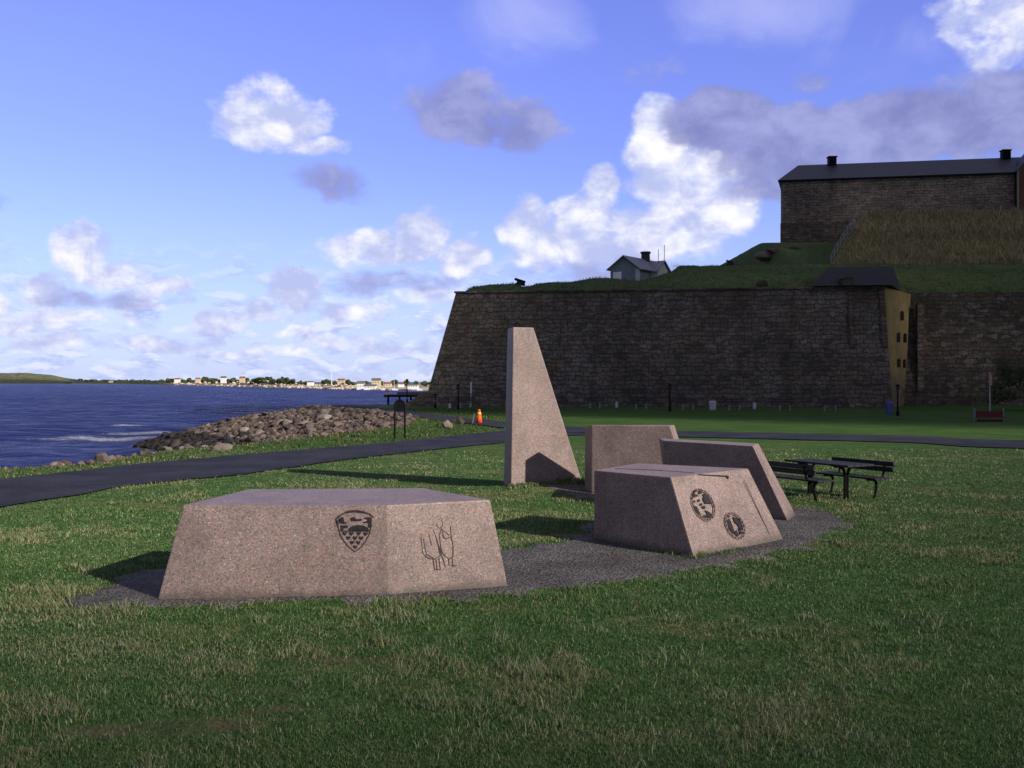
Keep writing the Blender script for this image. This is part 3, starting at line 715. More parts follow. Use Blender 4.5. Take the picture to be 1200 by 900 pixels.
while cnt < 290 and tries < 20000:
    tries += 1
    x = random.uniform(-31, -5); y = random.uniform(36, 85)
    d = float(sdf(RUB, np.array([x]), np.array([y]))[0])
    if d > -.1: continue
    s = random.uniform(.15, .40)*(1.0+.010*(y-40))
    if any((x-a)**2+(y-b)**2 < (.62*(s+c))**2 for a, b, c in placed): continue
    placed.append((x, y, s)); z = float(ground_z(x, y)); cnt += 1
    du = float(sdf(UNION, np.array([x]), np.array([y]))[0])
    wet = z < -1.75 or (du > -2.2)
    if wet: put_rock(x, y, s*1.2, 'wetrock', 'black wet rock at the waterline of the rubble point', 'wet rocks of the rubble point')
    elif random.random() < .22: put_rock(x, y, s, 'palerock', 'pale grey rock among the brown rubble of the shore', 'pale rocks of the rubble point')
    else: put_rock(x, y, s, 'rock', 'brown angular rock in the rubble point by the sea', 'brown rocks of the rubble point')
# small stones between them: one mass
allv = []; allf = []; off = 0
bm0 = bmesh.new(); bm0.from_mesh(rock_mesh('tmp', 77, .8, 1)); bv = np.array([v.co[:] for v in bm0.verts]); bf = np.array([[v.index for v in f.verts] for f in bm0.faces]); bm0.free()
x = rng.uniform(-31, -5, 20000); y = rng.uniform(35, 85, 20000); k = sdf(RUB, x, y) < .25; x, y = x[k], y[k]; z = ground_z(x, y)
sz = rng.uniform(.08, .24, len(x))*(1+.012*(y-40)); an = rng.random(len(x))*6.28
ca, sa = np.cos(an), np.sin(an); q = bv[None]*sz[:, None, None]*rng.uniform(.7, 1.3, (len(x), 1, 3))
V = np.stack([q[..., 0]*ca[:, None]-q[..., 1]*sa[:, None]+x[:, None], q[..., 0]*sa[:, None]+q[..., 1]*ca[:, None]+y[:, None], q[..., 2]+z[:, None]], -1).reshape(-1, 3)
Fc = (bf[None]+(np.arange(len(x))*len(bv))[:, None, None]).reshape(-1, 3)
tn = np.where((z < -2.0)[:, None], np.array([.025, .022, .021]), np.array([.105, .082, .07])*rng.uniform(.5, 1.6, (len(x), 1)))
tm = NT('small_rubble'); c_ = tm.attr('tint', 'Color'); kk = tm.ss(tm.noise(tm.coord(), 4, 4, .7), .3, .7, .65, 1.3); M['smallrock'] = tm.fin(tm.mix(1.0, c_, tm.comb(kk, kk, kk), 'MULTIPLY'), .9, .15)
tag(np_mesh('rubble', V, Fc, M['smallrock'], {'tint': np.repeat(tn, len(bv), axis=0)}), 'small broken stones filling the rubble point', 'rubble', kind='stuff')
for k in range(46):                                            # stones along the near shore edge
    i = random.randrange(1, 7); s = random.random(); a, b = SHORE[i], SHORE[i+1]
    x, y = a[0]+(b[0]-a[0])*s-random.uniform(-.1, .5), a[1]+(b[1]-a[1])*s+random.uniform(-.2, .5)
    put_rock(x, y, random.uniform(.10, .26), random.choice(['rock', 'palerock', 'rock']), 'small stone along the grassy shore edge at the left', 'stones along the near shore edge')
o = put_rock(*G2(259, 528.5), .28, 'palerock', 'single whitish stone on the verge above the path', None)

# ------------------------------------------------------------------ fortress
WT = 9.5
FL, FR = Vector((-7.6, 82.7)), Vector((29.9, 78.3))
def batter_wall(name, a, b, zt, inset_a, inset_b, thick, mat, parent=None, seg=24, z0=-1.0):
    """battered wall from a to b; inset_* = top end points"""
    mb = MB(); vs = []; fs = []; nz = 6
    n = Vector((b-a)).normalized(); n = Vector((-n.y, n.x))
    for j in range(nz+1):
        f = j/nz
        for i in range(seg+1):
            s = i/seg; lo_ = a+(b-a)*s; hi_ = inset_a+(inset_b-inset_a)*s
            p = lo_+(hi_-lo_)*f; vs.append((p.x, p.y, z0+(zt-z0)*f))
    for j in range(nz):
        for i in range(seg): fs.append((j*(seg+1)+i, j*(seg+1)+i+1, (j+1)*(seg+1)+i+1, (j+1)*(seg+1)+i))
    o_ = len(vs)
    for i in range(seg+1):
        s = i/seg; p = inset_a+(inset_b-inset_a)*s+n*thick; vs.append((p.x, p.y, zt))
    for i in range(seg): fs.append((nz*(seg+1)+i, nz*(seg+1)+i+1, o_+i+1, o_+i))
    mb.add(vs, fs); o = mb.build(name, mat, parent); uv_wall(o); return o
fw = empty('fortress_wall', (FL.x, FL.y, 0), 'massive battered stone bastion wall of the fortress with slanting left corner', 'fortress wall')
TL, TR = Vector((-4.75, 84.3)), Vector((29.7, 79.6))
batter_wall('wall_face', FL, FR, WT, TL, TR, 2.0, M['wall'], fw)
batter_wall('side_face', Vector((-6.2, 150)), FL, WT, Vector((-3.2, 150)), TL, 2.0, M['wall'], fw)
mb = MB(); d = (TR-TL).normalized(); nn = Vector((-d.y, d.x))
cp = [TL-nn*.12-d*.12, TR-nn*.12, TR+nn*.6, TL+nn*.6]
mb.prism([(q.x, q.y, WT+.003) for q in cp], [(q.x, q.y, WT+.16) for q in cp]); o = mb.build('coping', M['plinth'], fw, bevel=.03); uv_wall(o)
for px in (1000, 1038):                                        # dark drain shafts on the wall face
    q = Vector(((px-CX)/F*79.2, 79.2)); s = (q.x-FL.x)/(FR.x-FL.x)
    lo_ = FL+(FR-FL)*s; hi_ = TL+(TR-TL)*s
    mb = MB(); hw = .22; a0 = Vector((lo_.x, lo_.y)); f = .55
    pb = lo_+(hi_-lo_)*f; zb = -1+(WT+1)*f
    mb.prism([Vector((pb.x-hw, pb.y-.10, zb)), Vector((pb.x+hw, pb.y-.10, zb)), Vector((pb.x+hw, pb.y+.2, zb)), Vector((pb.x-hw, pb.y+.2, zb))],
             [Vector((hi_.x-hw, hi_.y-.10, WT-.05)), Vector((hi_.x+hw, hi_.y-.10, WT-.05)), Vector((hi_.x+hw, hi_.y+.2, WT-.05)), Vector((hi_.x-hw, hi_.y+.2, WT-.05))])
    o = mb.build('drain_shaft', M['plinth'], fw); uv_wall(o)
# sloping stone foot at the corner
mb = MB(); a = FL
ft_ = [(a.x-2.6, a.y+.3, -.6), (a.x+1.0, a.y-1.1, -.6), (a.x+14, a.y-2.2, -.6), (a.x+14, a.y+1, -.6), (a.x, a.y+9, -.6), (a.x-2.6, a.y+8, -.6)]
tp_ = [(a.x+.3, a.y+.45, 1.2), (a.x+1.2, a.y+.1, 1.05), (a.x+14, a.y-1.5, .05), (a.x+14, a.y+1, .05), (a.x+1, a.y+9, 1.1), (a.x+.3, a.y+8, 1.2)]
mb.prism(ft_, tp_); o = mb.build('sloping_foot', M['plinth'], fw, bevel=.15); uv_wall(o)
# receding right wall
rw = empty('fortress_wall', (34.6, 86, 0), 'darker recessed fortress wall to the right of the yellow gable', 'fortress wall')
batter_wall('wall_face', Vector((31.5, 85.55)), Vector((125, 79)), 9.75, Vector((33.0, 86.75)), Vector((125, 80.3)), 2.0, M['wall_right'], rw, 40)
mb = MB(); p0 = at(1080, 430, 85.35); mb.box((p0.x, 85.75, 5.0), (.55, .5, 7.5)); o = mb.build('groove_shade', M['plinth'], rw); uv_wall(o)  # proud darker box, drawn for the shadow in a wall groove
# yellow gabled house built into the wall
yh = empty('gatehouse', (30, 79, 0), 'black roofed house set in the wall, with tall yellow gable and arched windows', 'house')
A2, B2 = Vector((29.93, 78.05)), Vector((34.15, 85.6)); A1, B1 = Vector((29.75, 79.35)), Vector((34.7, 86.25))
def yp(s, z, off=0.0):                                         # point on the yellow end face
    f = (z+1)/(WT+1); lo_ = FR.lerp(Vector((33.5, 85.45)), s); hi_ = TR.lerp(Vector((34.5, 86.4)), s)
    p = lo_.lerp(hi_, f); n = Vector(((B1-A1).y, -(B1-A1).x)).normalized()
    return Vector((p.x+n.x*off, p.y+n.y*off, z))
mb = MB(); vs = []; fs = []
for j in range(9):
    for i in range(9): vs.append(yp(i/8, -1+(WT+1.1)*j/8, 0))
for j in range(8):
    for i in range(8): fs.append((j*9+i, j*9+i+1, j*9+i+10, j*9+i+9))
mb.add(vs, fs); mb.build('yellow_wall', M['yellow'], yh)
def ypx(px, py, off):
    s, z = .5, 5.0
    for _ in range(40):
        p = yp(s, z, off); z = H+(CY-py)/F*p.y; q0_, q1_ = yp(0, z, off), yp(1, z, off); k = (px-CX)/F
        f0_, f1_ = q0_.x-k*q0_.y, q1_.x-k*q1_.y; s = f0_/(f0_-f1_)
    return yp(s, z, off)
for px, py, hw_, hh in ((1057.4, 369.6, 1.9, 5.6), (1053.3, 395, 1.9, 5.6), (1061, 395.8, 1.7, 5.4), (1053.6, 425, 1.8, 5.2), (1060.2, 425.8, 1.4, 5.0)):
    mb = MB(); P = [(px-hw_, py+hh), (px+hw_, py+hh), (px+hw_, py-hh+hw_*.9), (px+hw_*.6, py-hh+hw_*.3), (px, py-hh), (px-hw_*.6, py-hh+hw_*.3), (px-hw_, py-hh+hw_*.9)]
    mb.prism([ypx(x, y, -.02) for x, y in P], [ypx(x, y, .05) for x, y in P]); mb.build('window', M['glass'], yh)
E0, E1 = Vector((24.3, 79.95)), Vector((29.9, 79.15)); dep = Vector((3.3, 6.6)); ov = .25
zE, zR = WT+.18, WT+2.05
def v3(p, z): return Vector((p.x, p.y, z))
ex = (E1-E0).normalized(); sp = dep.normalized()
P0, P1, P2, P3 = E0-ex*ov-sp*ov, E1+ex*ov-sp*ov, E1+dep+ex*ov+sp*ov, E0+dep-ex*ov+sp*ov
r0, r1 = E0+dep*.5+ex*.35, E1+dep*.5-ex*.05
mb = MB(); mb.add([v3(P0, zE), v3(P1, zE), v3(P2, zE), v3(P3, zE), v3(r0, zR), v3(r1, zR)], [(0, 1, 5, 4), (2, 3, 4, 5), (3, 0, 4), (1, 2, 5), (3, 2, 1, 0)])
rf = mb.build('roof', M['roof_black'], yh); uv_wall(rf)
mb = MB(); c_ = at(993, 335.5, 79.5); mb.box((c_.x, 79.75, zE+.28), (.8, .7, .55)); mb.prism([(c_.x-.5, 79.35, zE+.56), (c_.x+.5, 79.35, zE+.56), (c_.x+.5, 80.4, zE+.56), (c_.x-.5, 80.4, zE+.56)], [(c_.x-.02, 79.35, zE+.85), (c_.x+.02, 79.35, zE+.85), (c_.x+.02, 80.4, zE+.85), (c_.x-.02, 80.4, zE+.85)])
mb.build('dormer', M['slat'], yh)

# ------------------------------------------------------------------ rampart hill behind the wall
zc_x = [-8, -4.7, -3.5, -2, 0, .4, .95, 1.6, 2.3, 3.9, 5.5, 6.2, 7.1, 8.6, 9.6, 10.6, 11.8, 13, 14.2, 15.7, 18, 23.6, 47, 130]
zc_z = [9.6, 10.1, 10.7, 10.95, 11.05, 10.95, 10.75, 10.8, 11.05, 11.2, 11.2, 11.35, 11.55, 11.6, 11.45, 11.3, 11.4, 11.8, 12.35, 12.95, 13.25, 13.42, 13.45, 13.45]
def wall_y(X): return np.where(X < 30, 84.3+(X+4.75)*(79.6-84.3)/34.45, 86.5-(X-34.5)*.0685)
def hill_z(X, Y):
    X = np.asarray(X, float); Y = np.asarray(Y, float)
    wy = wall_y(X)+.5
    zt = np.where(X < 31.5, WT-.02, 9.72)
    yc = np.interp(X, [-8, 10, 18, 130], [92, 92, 97, 97])
    zc = np.interp(X*92/yc, zc_x, zc_z)
    f = np.clip((Y-wy)/(yc-wy), -.2, 1); z = zt+(zc-zt)*(f*(1.5-.5*f))
    inner = zc-.12*(Y-yc)*sstep(25, 15, X)*.3
    inner = np.where(X < 16, np.minimum(inner, 11.3+.2*sstep(8, 14, X)), inner)
    z = np.where(Y > yc, inner, z)
    # slope up to the barracks
    left = 13.45+6.2*sstep(0, 1, (Y-101)/27)*sstep(29.2, 31.6, X)
    bx = 31.9+(Y-102)*.57; right = 13.45+8.15*np.clip((Y-102)/14, 0, 1)**.9
    k = sstep(-.7, .9, X-bx)
    up_ = left*(1-k)+np.maximum(left, right)*k
    return np.where((Y > 98) & (X > 16), np.maximum(z, up_)*(1) , z)+.10*(fbm(X*.5, Y*.5, 3)-.5)
hx = np.r_[np.arange(-8, 60, .5), np.arange(60, 131, 3)]; hv = np.r_[np.linspace(0, .30, 34), np.linspace(.31, 1, 90)]
HXg, Vg = np.meshgrid(hx, hv); w0 = wall_y(HXg)+.45; HYg = w0+(160-w0)*Vg
HYg = np.where(HXg < -4, HYg+0*HXg, HYg)
HZg = hill_z(HXg, HYg)
lim = -4.4+(HYg-84)*.02; HXc = np.maximum(HXg, lim)
HZg = np.where(HXg < lim+.01, np.minimum(hill_z(HXc, HYg), WT+.05), HZg)
bx = 31.9+(HYg-102)*.57; dryA = sstep(-.3, .8, HXg-bx)*sstep(101, 103, HYg)*sstep(118, 116, HYg)
hill = np_mesh('rampart_hill', np.c_[HXc.ravel(), HYg.ravel(), HZg.ravel()], grid_faces(len(hx), len(hv)), M['turf'], {'dry': dryA.ravel()}, True)
tag(hill, 'grassy rampart rising behind the fortress wall', 'hill', kind='structure')
def dry_region(n):
    x = rng.uniform(32, 78, n); y = rng.uniform(101.5, 117, n); k = x > 32.0+(y-102)*.57+.5; return x[k], y[k]
def dry_tint(x, y, tuft, n):
    s = rng.random(n) < .3+.45*fbm(x*.35, y*.35)
    return np.where(s[:, None], np.array([.36, .30, .165]), np.array([.15, .155, .065]))*(.55+.8*rng.random((n, 1)))
blades('grass', 30000, dry_region, .75, .018, 'tall dry yellow grass on the slope below the stone barracks', zf=hill_z, tint=dry_tint)
def turf_region(n):
    x = rng.uniform(-4, 60, n); y = wall_y(x)+.55+rng.random(n)**1.4*18; return x, y
def turf_tint(x, y, tuft, n):
    d = y-wall_y(x); s = rng.random(n) < .15+.5*sstep(1.6, .4, d)
    return np.where(s[:, None], np.array([.15, .12, .06]), np.array([.068, .105, .034]))*(.6+.8*rng.random((n, 1)))
blades('grass', 42000, turf_region, .15, .012, 'rough turf on the rampart above the fortress wall', zf=hill_z, tint=turf_tint)

# ------------------------------------------------------------------ barracks
bk = empty('stone_barracks', (35, 130, 19.5), 'long stone barracks with dark sheet roof and two chimneys on the hill', 'barracks')
zb, ze, zr = 17.0, 28.2, 31.25
Lf = Vector((35.0, 130)); Rf = Vector((62.9, 125.0)); back = Vector((3.4, 10.5))
def wallbox(mb, pts, z0, z1): mb.prism([v3(p, z0) for p in pts], [v3(p, z1) for p in pts])
mb = MB(); wallbox(mb, [Lf, Rf, Rf+back, Lf+back], zb, ze); o = mb.build('wall', M['barracks'], bk); uv_wall(o)
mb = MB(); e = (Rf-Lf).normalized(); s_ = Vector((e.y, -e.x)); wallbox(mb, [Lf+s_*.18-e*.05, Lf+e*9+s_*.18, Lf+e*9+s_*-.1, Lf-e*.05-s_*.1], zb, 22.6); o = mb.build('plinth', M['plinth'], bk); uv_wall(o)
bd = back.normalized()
q0, q1, q2, q3 = Lf-e*.35-bd*.35, Rf+e*.2-bd*.35, Rf+back+e*.2+bd*.35, Lf+back-e*.35+bd*.35
k0, k1 = Lf+back*.5+e*2.0, Rf+back*.5+e*3
mb = MB(); mb.add([v3(q0, ze), v3(q1, ze), v3(q2, ze), v3(q3, ze), v3(k0, zr), v3(k1, zr)], [(0, 1, 5, 4), (2, 3, 4, 5), (3, 0, 4), (1, 2, 5), (3, 2, 1, 0)])
o = mb.build('roof', M['roof'], bk); uv_wall(o)
mb = MB(); wallbox(mb, [q0+e*.02, q1, q1+bd*.25, q0+e*.02+bd*.25], ze-.22, ze-.02); mb.build('eave', M['iron'], bk)
for px in (974, 1177):
    X = (px-CX)/F; s = 0
    for _ in range(30):
        p = k0+(k1-k0)*s; s += (X*p.y-p.x)/((k1-k0).x)
    p = k0+(k1-k0)*s
    mb = MB(); mb.box((p.x, p.y-.3, zr+.15), (1.0, .9, 1.3)); mb.box((p.x, p.y-.3, zr+.86), (1.2, 1.1, .14)); mb.build('chimney', M['iron'], bk, bevel=.02)
bw = empty('brick_wing', (63, 124.5, 20), 'pink brick wing with dark roof at the right end of the stone barracks', 'house')
mb = MB(); g0 = Vector((63.05, 124.4)); g1 = Vector((73, 124.0)); gb = Vector((.3, 3.5)); gm = (g0+g1)/2
mb.add([v3(g0, zb), v3(g1, zb), v3(g1, ze+.3), v3(gm, ze+6.0), v3(g0, ze+.3), v3(g0+gb, zb), v3(g1+gb, zb), v3(g1+gb, ze+.3), v3(gm+gb, ze+6), v3(g0+gb, ze+.3)],
       [(0, 1, 2, 3, 4), (5, 9, 8, 7, 6), (0, 5, 6, 1), (1, 6, 7, 2), (0, 4, 9, 5), (4, 3, 8, 9), (3, 2, 7, 8)])
o = mb.build('wall', M['brick'], bw); uv_wall(o)
mb = MB()
for a_, b_ in ((g0, gm), (g1, gm)):
    za, zb_ = ze+.32, ze+6.02; d_ = (a_-gm).normalized()*.25; f_ = Vector((0, -.2))
    lo_ = a_+d_; P = [v3(lo_+f_, za-.4), v3(gm+f_, zb_), v3(gm+gb, zb_), v3(lo_+gb, za-.4)]
    mb.prism(P, [p+Vector((0, 0, .22)) for p in P])
o = mb.build('roof', M['roof'], bw); uv_wall(o)
mb = MB(); mb.box((63.0, 124.33, (zb+ze)/2), (.16, .2, ze-zb)); mb.build('corner_pilaster', M['concrete'], bw)
# fence up the slope
fe = empty('slope_fence', (33, 103, 14), 'pale post and rail fence climbing the slope below the barracks', 'fence')
rail = [[], []]
for k in range(10):
    f = k/9; px, py = 967.5+(1005-967.5)*f, 304.5+(255-304.5)*f
    Y = 102.5+13*f; X = 31.9+(Y-102)*.57+.55; z = float(hill_z(X, Y)); 
    mb = MB(); mb.box((X, Y, z+.55), (.09, .09, 1.4)); mb.build('post', M['fence'], fe)
    for q, hh in enumerate((.7, 1.2)): rail[q].append((X, Y-.07, z+hh))
for q in rail:
    mb = MB(); mb.tube(q, .028, 6); mb.build('rail', M['fence'], fe)
# rock outcrop under the barracks corner
for k, (px, py, s, lab) in enumerate(((898, 296, 1.25, 'small brown rock outcrop at the left foot of the barracks hill, nearest the sky'), (914, 291, 1.6, 'rugged rock outcrop in the middle below the barracks corner'), (931, 292.5, 1.45, 'greyish rock outcrop to the right, below the barracks wall'))):
    Y = 119.5-.4*k; X = (px-CX)/F*Y; o = link('rock_outcrop', rock_mesh('rock_outcrop', 41+7*k, .55, 3), M['outcrop']); zz = H+(CY-py)/F*Y
    o.location = (X, Y, zz-.35*s); o.scale = (s*1.05, s*.9, s*.95); o.rotation_euler = (.1, .15*k, .7*k); tag(o, lab, 'rock outcrop', 'rock outcrops below the barracks')

# ------------------------------------------------------------------ small green house on the rampart
hy = 105.0
hs = empty('small_house', (12.5, hy, 11.2), 'small grey green wooden house with grey roof and chimney on the rampart', 'house')
u = Vector((.86, .51)).normalized(); v_ = Vector((-.51, .86)).normalized()           # ridge runs back to the right
Xl = (713-CX)/F*hy
a0 = Vector((10.3, hy)); wf = 2.55; ln = 6.0; fd = Vector((.93, -.37)).normalized(); rd = Vector((.62, .78)).normalized()
f0, f1 = Vector((10.35, hy)), Vector((13.05, hy-1.05)); zt, zrg, z0_ = 13.9, 15.15, 10.9
bdp = rd*7.2
mb = MB(); fm_ = (f0+f1)/2
mb.add([v3(f0, z0_), v3(f1, z0_), v3(f1, zt), v3(fm_, zrg-.08), v3(f0, zt), v3(f0+bdp, z0_), v3(f1+bdp, z0_), v3(f1+bdp, zt), v3(fm_+bdp, zrg-.08), v3(f0+bdp, zt)],
       [(0, 1, 2, 3, 4), (5, 9, 8, 7, 6), (0, 5, 6, 1), (1, 6, 7, 2), (0, 4, 9, 5), (4, 3, 8, 9), (3, 2, 7, 8)])
mb.build('wall', M['greenwood'], hs)
fn_ = (f1-f0).normalized(); fo = Vector((fn_.y, -fn_.x))
mb = MB()
for a_, sg in ((f0, -1), (f1, 1)):
    lo_ = a_+fn_*sg*.35; P = [v3(lo_+fo*.35, zt-.20), v3(fm_+fo*.35, zrg), v3(fm_+bdp, zrg), v3(lo_+bdp, zt-.20)]
    mb.prism(P, [p+Vector((0, 0, .09)) for p in P])
o = mb.build('roof', M['roof_grey'], hs); uv_wall(o)
mb = MB(); wpt = f0+fn_*.75+fo*.03; mb.box(v3(wpt, 13.0), (.9, .06, 1.05), rz=math.atan2(fn_.y, fn_.x)); mb.build('window', M['white'], hs)
mb = MB(); cpt = f1+fo*.03-fn_*.02+rd*.12; mb.box(v3(cpt, (z0_+zt)/2), (.42, .42, zt-z0_-.25), rz=math.atan2(fn_.y, fn_.x)); mb.build('corner_board', M['litwood'], hs)
# cross gable on the right side
cg = f1+rd*2.6; cw = rd*2.4; od = Vector((rd.y, -rd.x))*.9; cm = cg+cw*.5
mb = MB(); zz1, zz2 = zt-.15, zrg-.35
mb.add([v3(cg+od, z0_), v3(cg+cw+od, z0_), v3(cg+cw+od, zz1), v3(cm+od, zz2), v3(cg+od, zz1), v3(cg-od, z0_), v3(cg+cw-od, z0_), v3(cg+cw-od, zz1), v3(cm-od, zz2), v3(cg-od, zz1)],
       [(0, 1, 2, 3, 4), (5, 9, 8, 7, 6), (0, 5, 6, 1), (1, 6, 7, 2), (0, 4, 9, 5), (4, 3, 8, 9), (3, 2, 7, 8)]); mb.build('cross_gable', M['litwood'], hs)
mb = MB(); on = od.normalized()
for a_, sg in ((cg, -1), (cg+cw, 1)):
    lo_ = a_+rd*sg*.25; P = [v3(lo_+od+on*.25, zz1-.12), v3(cm+od+on*.25, zz2+.05), v3(cm-od, zz2+.05), v3(lo_-od, zz1-.12)]; mb.prism(P, [p+Vector((0, 0, .08)) for p in P])
o = mb.build('gable_roof', M['roof_grey'], hs); uv_wall(o)
mb = MB(); gp = cm+od+on*.03; mb.box(v3(gp, 13.1), (.3, .05, .45), rz=math.atan2(rd.y, rd.x)); mb.build('window', M['glass'], hs)
mb = MB(); ch = fm_+rd*4.4; mb.lathe(v3(ch, 14.6), [(.5, 0), (.46, 1.25), (.56, 1.27), (.56, 1.45), (.40, 1.45)], 12); mb.build('chimney', M['slat'], hs)
for px, top, lab in ((771.5, 292, 'shorter thin aerial mast beside the small green house'), (778.5, 287, 'taller thin aerial mast at the right of the small green house')):
    p = at(px, 312, 108); q = at(px, top, 108); mb = MB(); zg = float(hill_z(p.x, 108)); mb.tube([(p.x, 108, zg-.2), (p.x, 108, q.z)], .035, 6)
    if top == 287: mb.box((p.x, 108, p.z+.3), (.16, .12, .5))
    tag(mb.build('aerial_mast', M['steel'], None), lab, 'mast', 'aerial masts by the small house')
# cannons on the rampart
def cannon(px, py, Y, s, label):
    p = at(px, py, Y); p.z = float(hill_z(p.x, Y))+.05
    o = empty('cannon', p, label, 'cannon', 'cannons on the rampart')
    d = Vector((-.92, -.15, .34)).normalized()
    b = p+Vector((.25*s, 0, .42*s)); mb = MB(); mb.tube([b-d*.35*s, b, b+d*.4*s, b+d*.8*s, b+d*.85*s], .21*s, 10, .12*s); mb.build('barrel', M['iron'], o)
    mb = MB(); mb.prism([p+Vector((x*s, -.2*s, 0)) for x in (-.5, .62)]+[p+Vector((x*s, .2*s, 0)) for x in (.62, -.5)], [p+Vector((x*s, -.17*s, h_*s)) for x, h_ in ((-.28, .45), (.5, .34))]+[p+Vector((x*s, .17*s, h_*s)) for x, h_ in ((.5, .34), (-.28, .45))]); mb.build('carriage', M['darkwood'], o)
    for sx in (-.3, .4):
        for sy in (-.26, .26):
            mb = MB(); c_ = p+Vector((sx*s, sy*s, .12*s)); mb.tube([c_-Vector((0, .04*s, 0)), c_+Vector((0, .04*s, 0))], .16*s, 12); mb.build('wheel', M['iron'], o)
cannon(609, 334.5, 91.5, .85, 'small dark cannon in the dip of the left rampart')
cannon(855, 303.5, 96.8, .62, 'small dark cannon on the higher green rampart left of the barracks')
# bush on the bank
def leaf_blob(mb, c, r, n, ls, seed=0):
    g = np.random.default_rng(seed); 
    for _ in range(n):
        d = Vector(g.normal(0, 1, 3)).normalized(); rr_ = g.random()**.35
        q = Vector(c)+Vector((d.x*r[0], d.y*r[1], d.z*r[2]))*rr_
        a = Vector(g.normal(0, 1, 3)).normalized(); b = a.orthogonal().normalized(); s = ls*(.6+.8*g.random())
        mb.add([q-a*s, q+b*s*.5, q+a*s, q-b*s*.5], [(0, 1, 2, 3)])
p = at(893, 333, 82.0); p.z = float(hill_z(p.x, 82.0)); mb = MB(); leaf_blob(mb, p+Vector((0, 0, .3)), (.5, .4, .45), 260, .09, 4)
tag(mb.build('bush', M['leaf'], None), 'small dark bush on the bank just above the fortress wall', 'bush')
# dark tree at the right foot of the wall
tx = Vector((36.5, 70, 0)); tr_ = empty('tree', tx, 'dark leafy tree against the wall at the right edge', 'tree')
mb = MB(); mb.tube([tx+Vector((0, 0, -.2)), tx+Vector((.1, 0, .9)), tx+Vector((.25, .1, 1.9)), tx+Vector((.1, 0, 2.8))], .16, 8, .05)
for k in range(6):
    a = k*1.05; mb.tube([tx+Vector((.15, 0, 1.0+.2*k)), tx+Vector((.15+.9*math.cos(a), .9*math.sin(a), 1.5+.2*k)), tx+Vector((.15+1.5*math.cos(a), 1.5*math.sin(a), 1.7+.25*k))], .06, 6, .02)
mb.build('trunk', M['bark'], tr_)
mb = MB(); g = random.Random(5)
for k in range(26): leaf_blob(mb, tx+Vector((g.uniform(-2.2, 2.2), g.uniform(-1.6, 1.6), g.uniform(.7, 3.3))), (.65, .6, .45), 150, .11, k+10)
mb.build('crown', M['leaf'], tr_)

# ------------------------------------------------------------------ things at the foot of the wall
def lamp_post(px, py_b, py_t, label):
    p = gnd(px, py_b); hgt = (py_b-py_t)/F*p.y
    o = empty('lamp_post', p, label, 'lamp post', 'lamp posts along the fortress path')
    mb = MB(); mb.lathe(p, [(.10, -.1), (.10, .28), (.05, .34), (.04, hgt-.36)], 10); mb.build('pole', M['iron'], o)
    mb = MB(); mb.lathe(p, [(.05, hgt-.36), (.11, hgt-.30), (.13, hgt-.12)], 10); mb.build('lantern', M['slat'], o)
    mb = MB(); mb.lathe(p, [(.16, hgt-.118), (.10, hgt-.04), (.02, hgt)], 10); mb.build('lantern_cap', M['iron'], o)
lamp_post(785, 482, 450, 'black lamp post in the middle of the long wall')
lamp_post(1052, 487.5, 450, 'black lamp post in front of the yellow gable')
lamp_post(537, 480, 450, 'black lamp post near the left corner of the fortress wall')
lamp_post(477, 472.5, 444, 'black lamp post by the water behind the arched sign board')
lamp_post(510, 478.3, 461, 'short black lamp post at the left foot of the fortress wall')
def wall_bench(px, py, Y):
    p = gnd(px, py); o = empty('wall_bench', p, WB[px], 'bench', 'benches along the foot of the wall')
    for s in (-1, 1):
        mb = MB(); mb.box(p+Vector((s*.36, 0, .2)), (.13, .34, .44)); mb.build('leg', M['concrete'], o)
    mb = MB()
    for k in range(3): mb.box(p+Vector((0, -.12+.12*k, .44)), (1.5, .10, .05))
    mb.build('seat', M['slat'], o)
    mb = MB()
    for k in range(2): mb.box(p+Vector((0, .2+.02*k, .62+.16*k)), (1.5, .04, .12))
    mb.build('backrest', M['slat'], o)
WB = {545: 'wall bench nearest the left corner, between two lamp posts', 697: 'wall bench just right of the tall pillar', 751: 'wall bench left of the middle lamp post', 806: 'wall bench right of the middle lamp post', 860: 'wall bench between the two pale litter bins',
      919: 'wall bench right of the rightmost pale litter bin', 972: 'wall bench nearest the blue bin'}
for px, py in ((545, 478.3), (697, 478.6), (751, 479.6), (806, 480.3), (860, 480.8), (919, 481.5), (972, 482)): wall_bench(px, py, 0)
def bin_(px, py, w, h, mat, label, name='litter_bin', cat='litter bin', group='pale litter bins along the wall'):
    p = gnd(px, py); o = empty(name, p, label, cat, group)
    mb = MB(); mb.prism([p+Vector((x*w*.42, y*w*.36, 0)) for x, y in ((-1, -1), (1, -1), (1, 1), (-1, 1))], [p+Vector((x*w*.5, y*w*.42, h*.86)) for x, y in ((-1, -1), (1, -1), (1, 1), (-1, 1))]); mb.build('bin_body', mat, o, bevel=.02)
    mb = MB(); mb.prism([p+Vector((x*w*.54, y*w*.46, h*.863)) for x, y in ((-1, -1), (1, -1), (1, 1), (-1, 1))], [p+Vector((x*w*.4, y*w*.34, h)) for x, y in ((-1, -1), (1, -1), (1, 1), (-1, 1))]); mb.build('lid', mat, o, bevel=.02)
bin_(722.5, 477.8, .2, .46, M['palebin'], 'narrow pale litter bin at the wall, left of the middle lamp post')
bin_(835, 480.5, .48, .66, M['palebin'], 'wide pale bluish litter bin at the wall, the largest of the pale ones')
bin_(884, 479.5, .24, .48, M['palebin'], 'narrow pale litter bin at the wall, right of the wide one')
bin_(527, 478.5, .2, .36, M['palebin'], 'low pale litter bin near the left corner of the wall')
bin_(1042, 485.5, .40, .80, M['bluebin'], 'blue bin beside the lamp post at the yellow gable', 'blue_bin', 'bin', None)
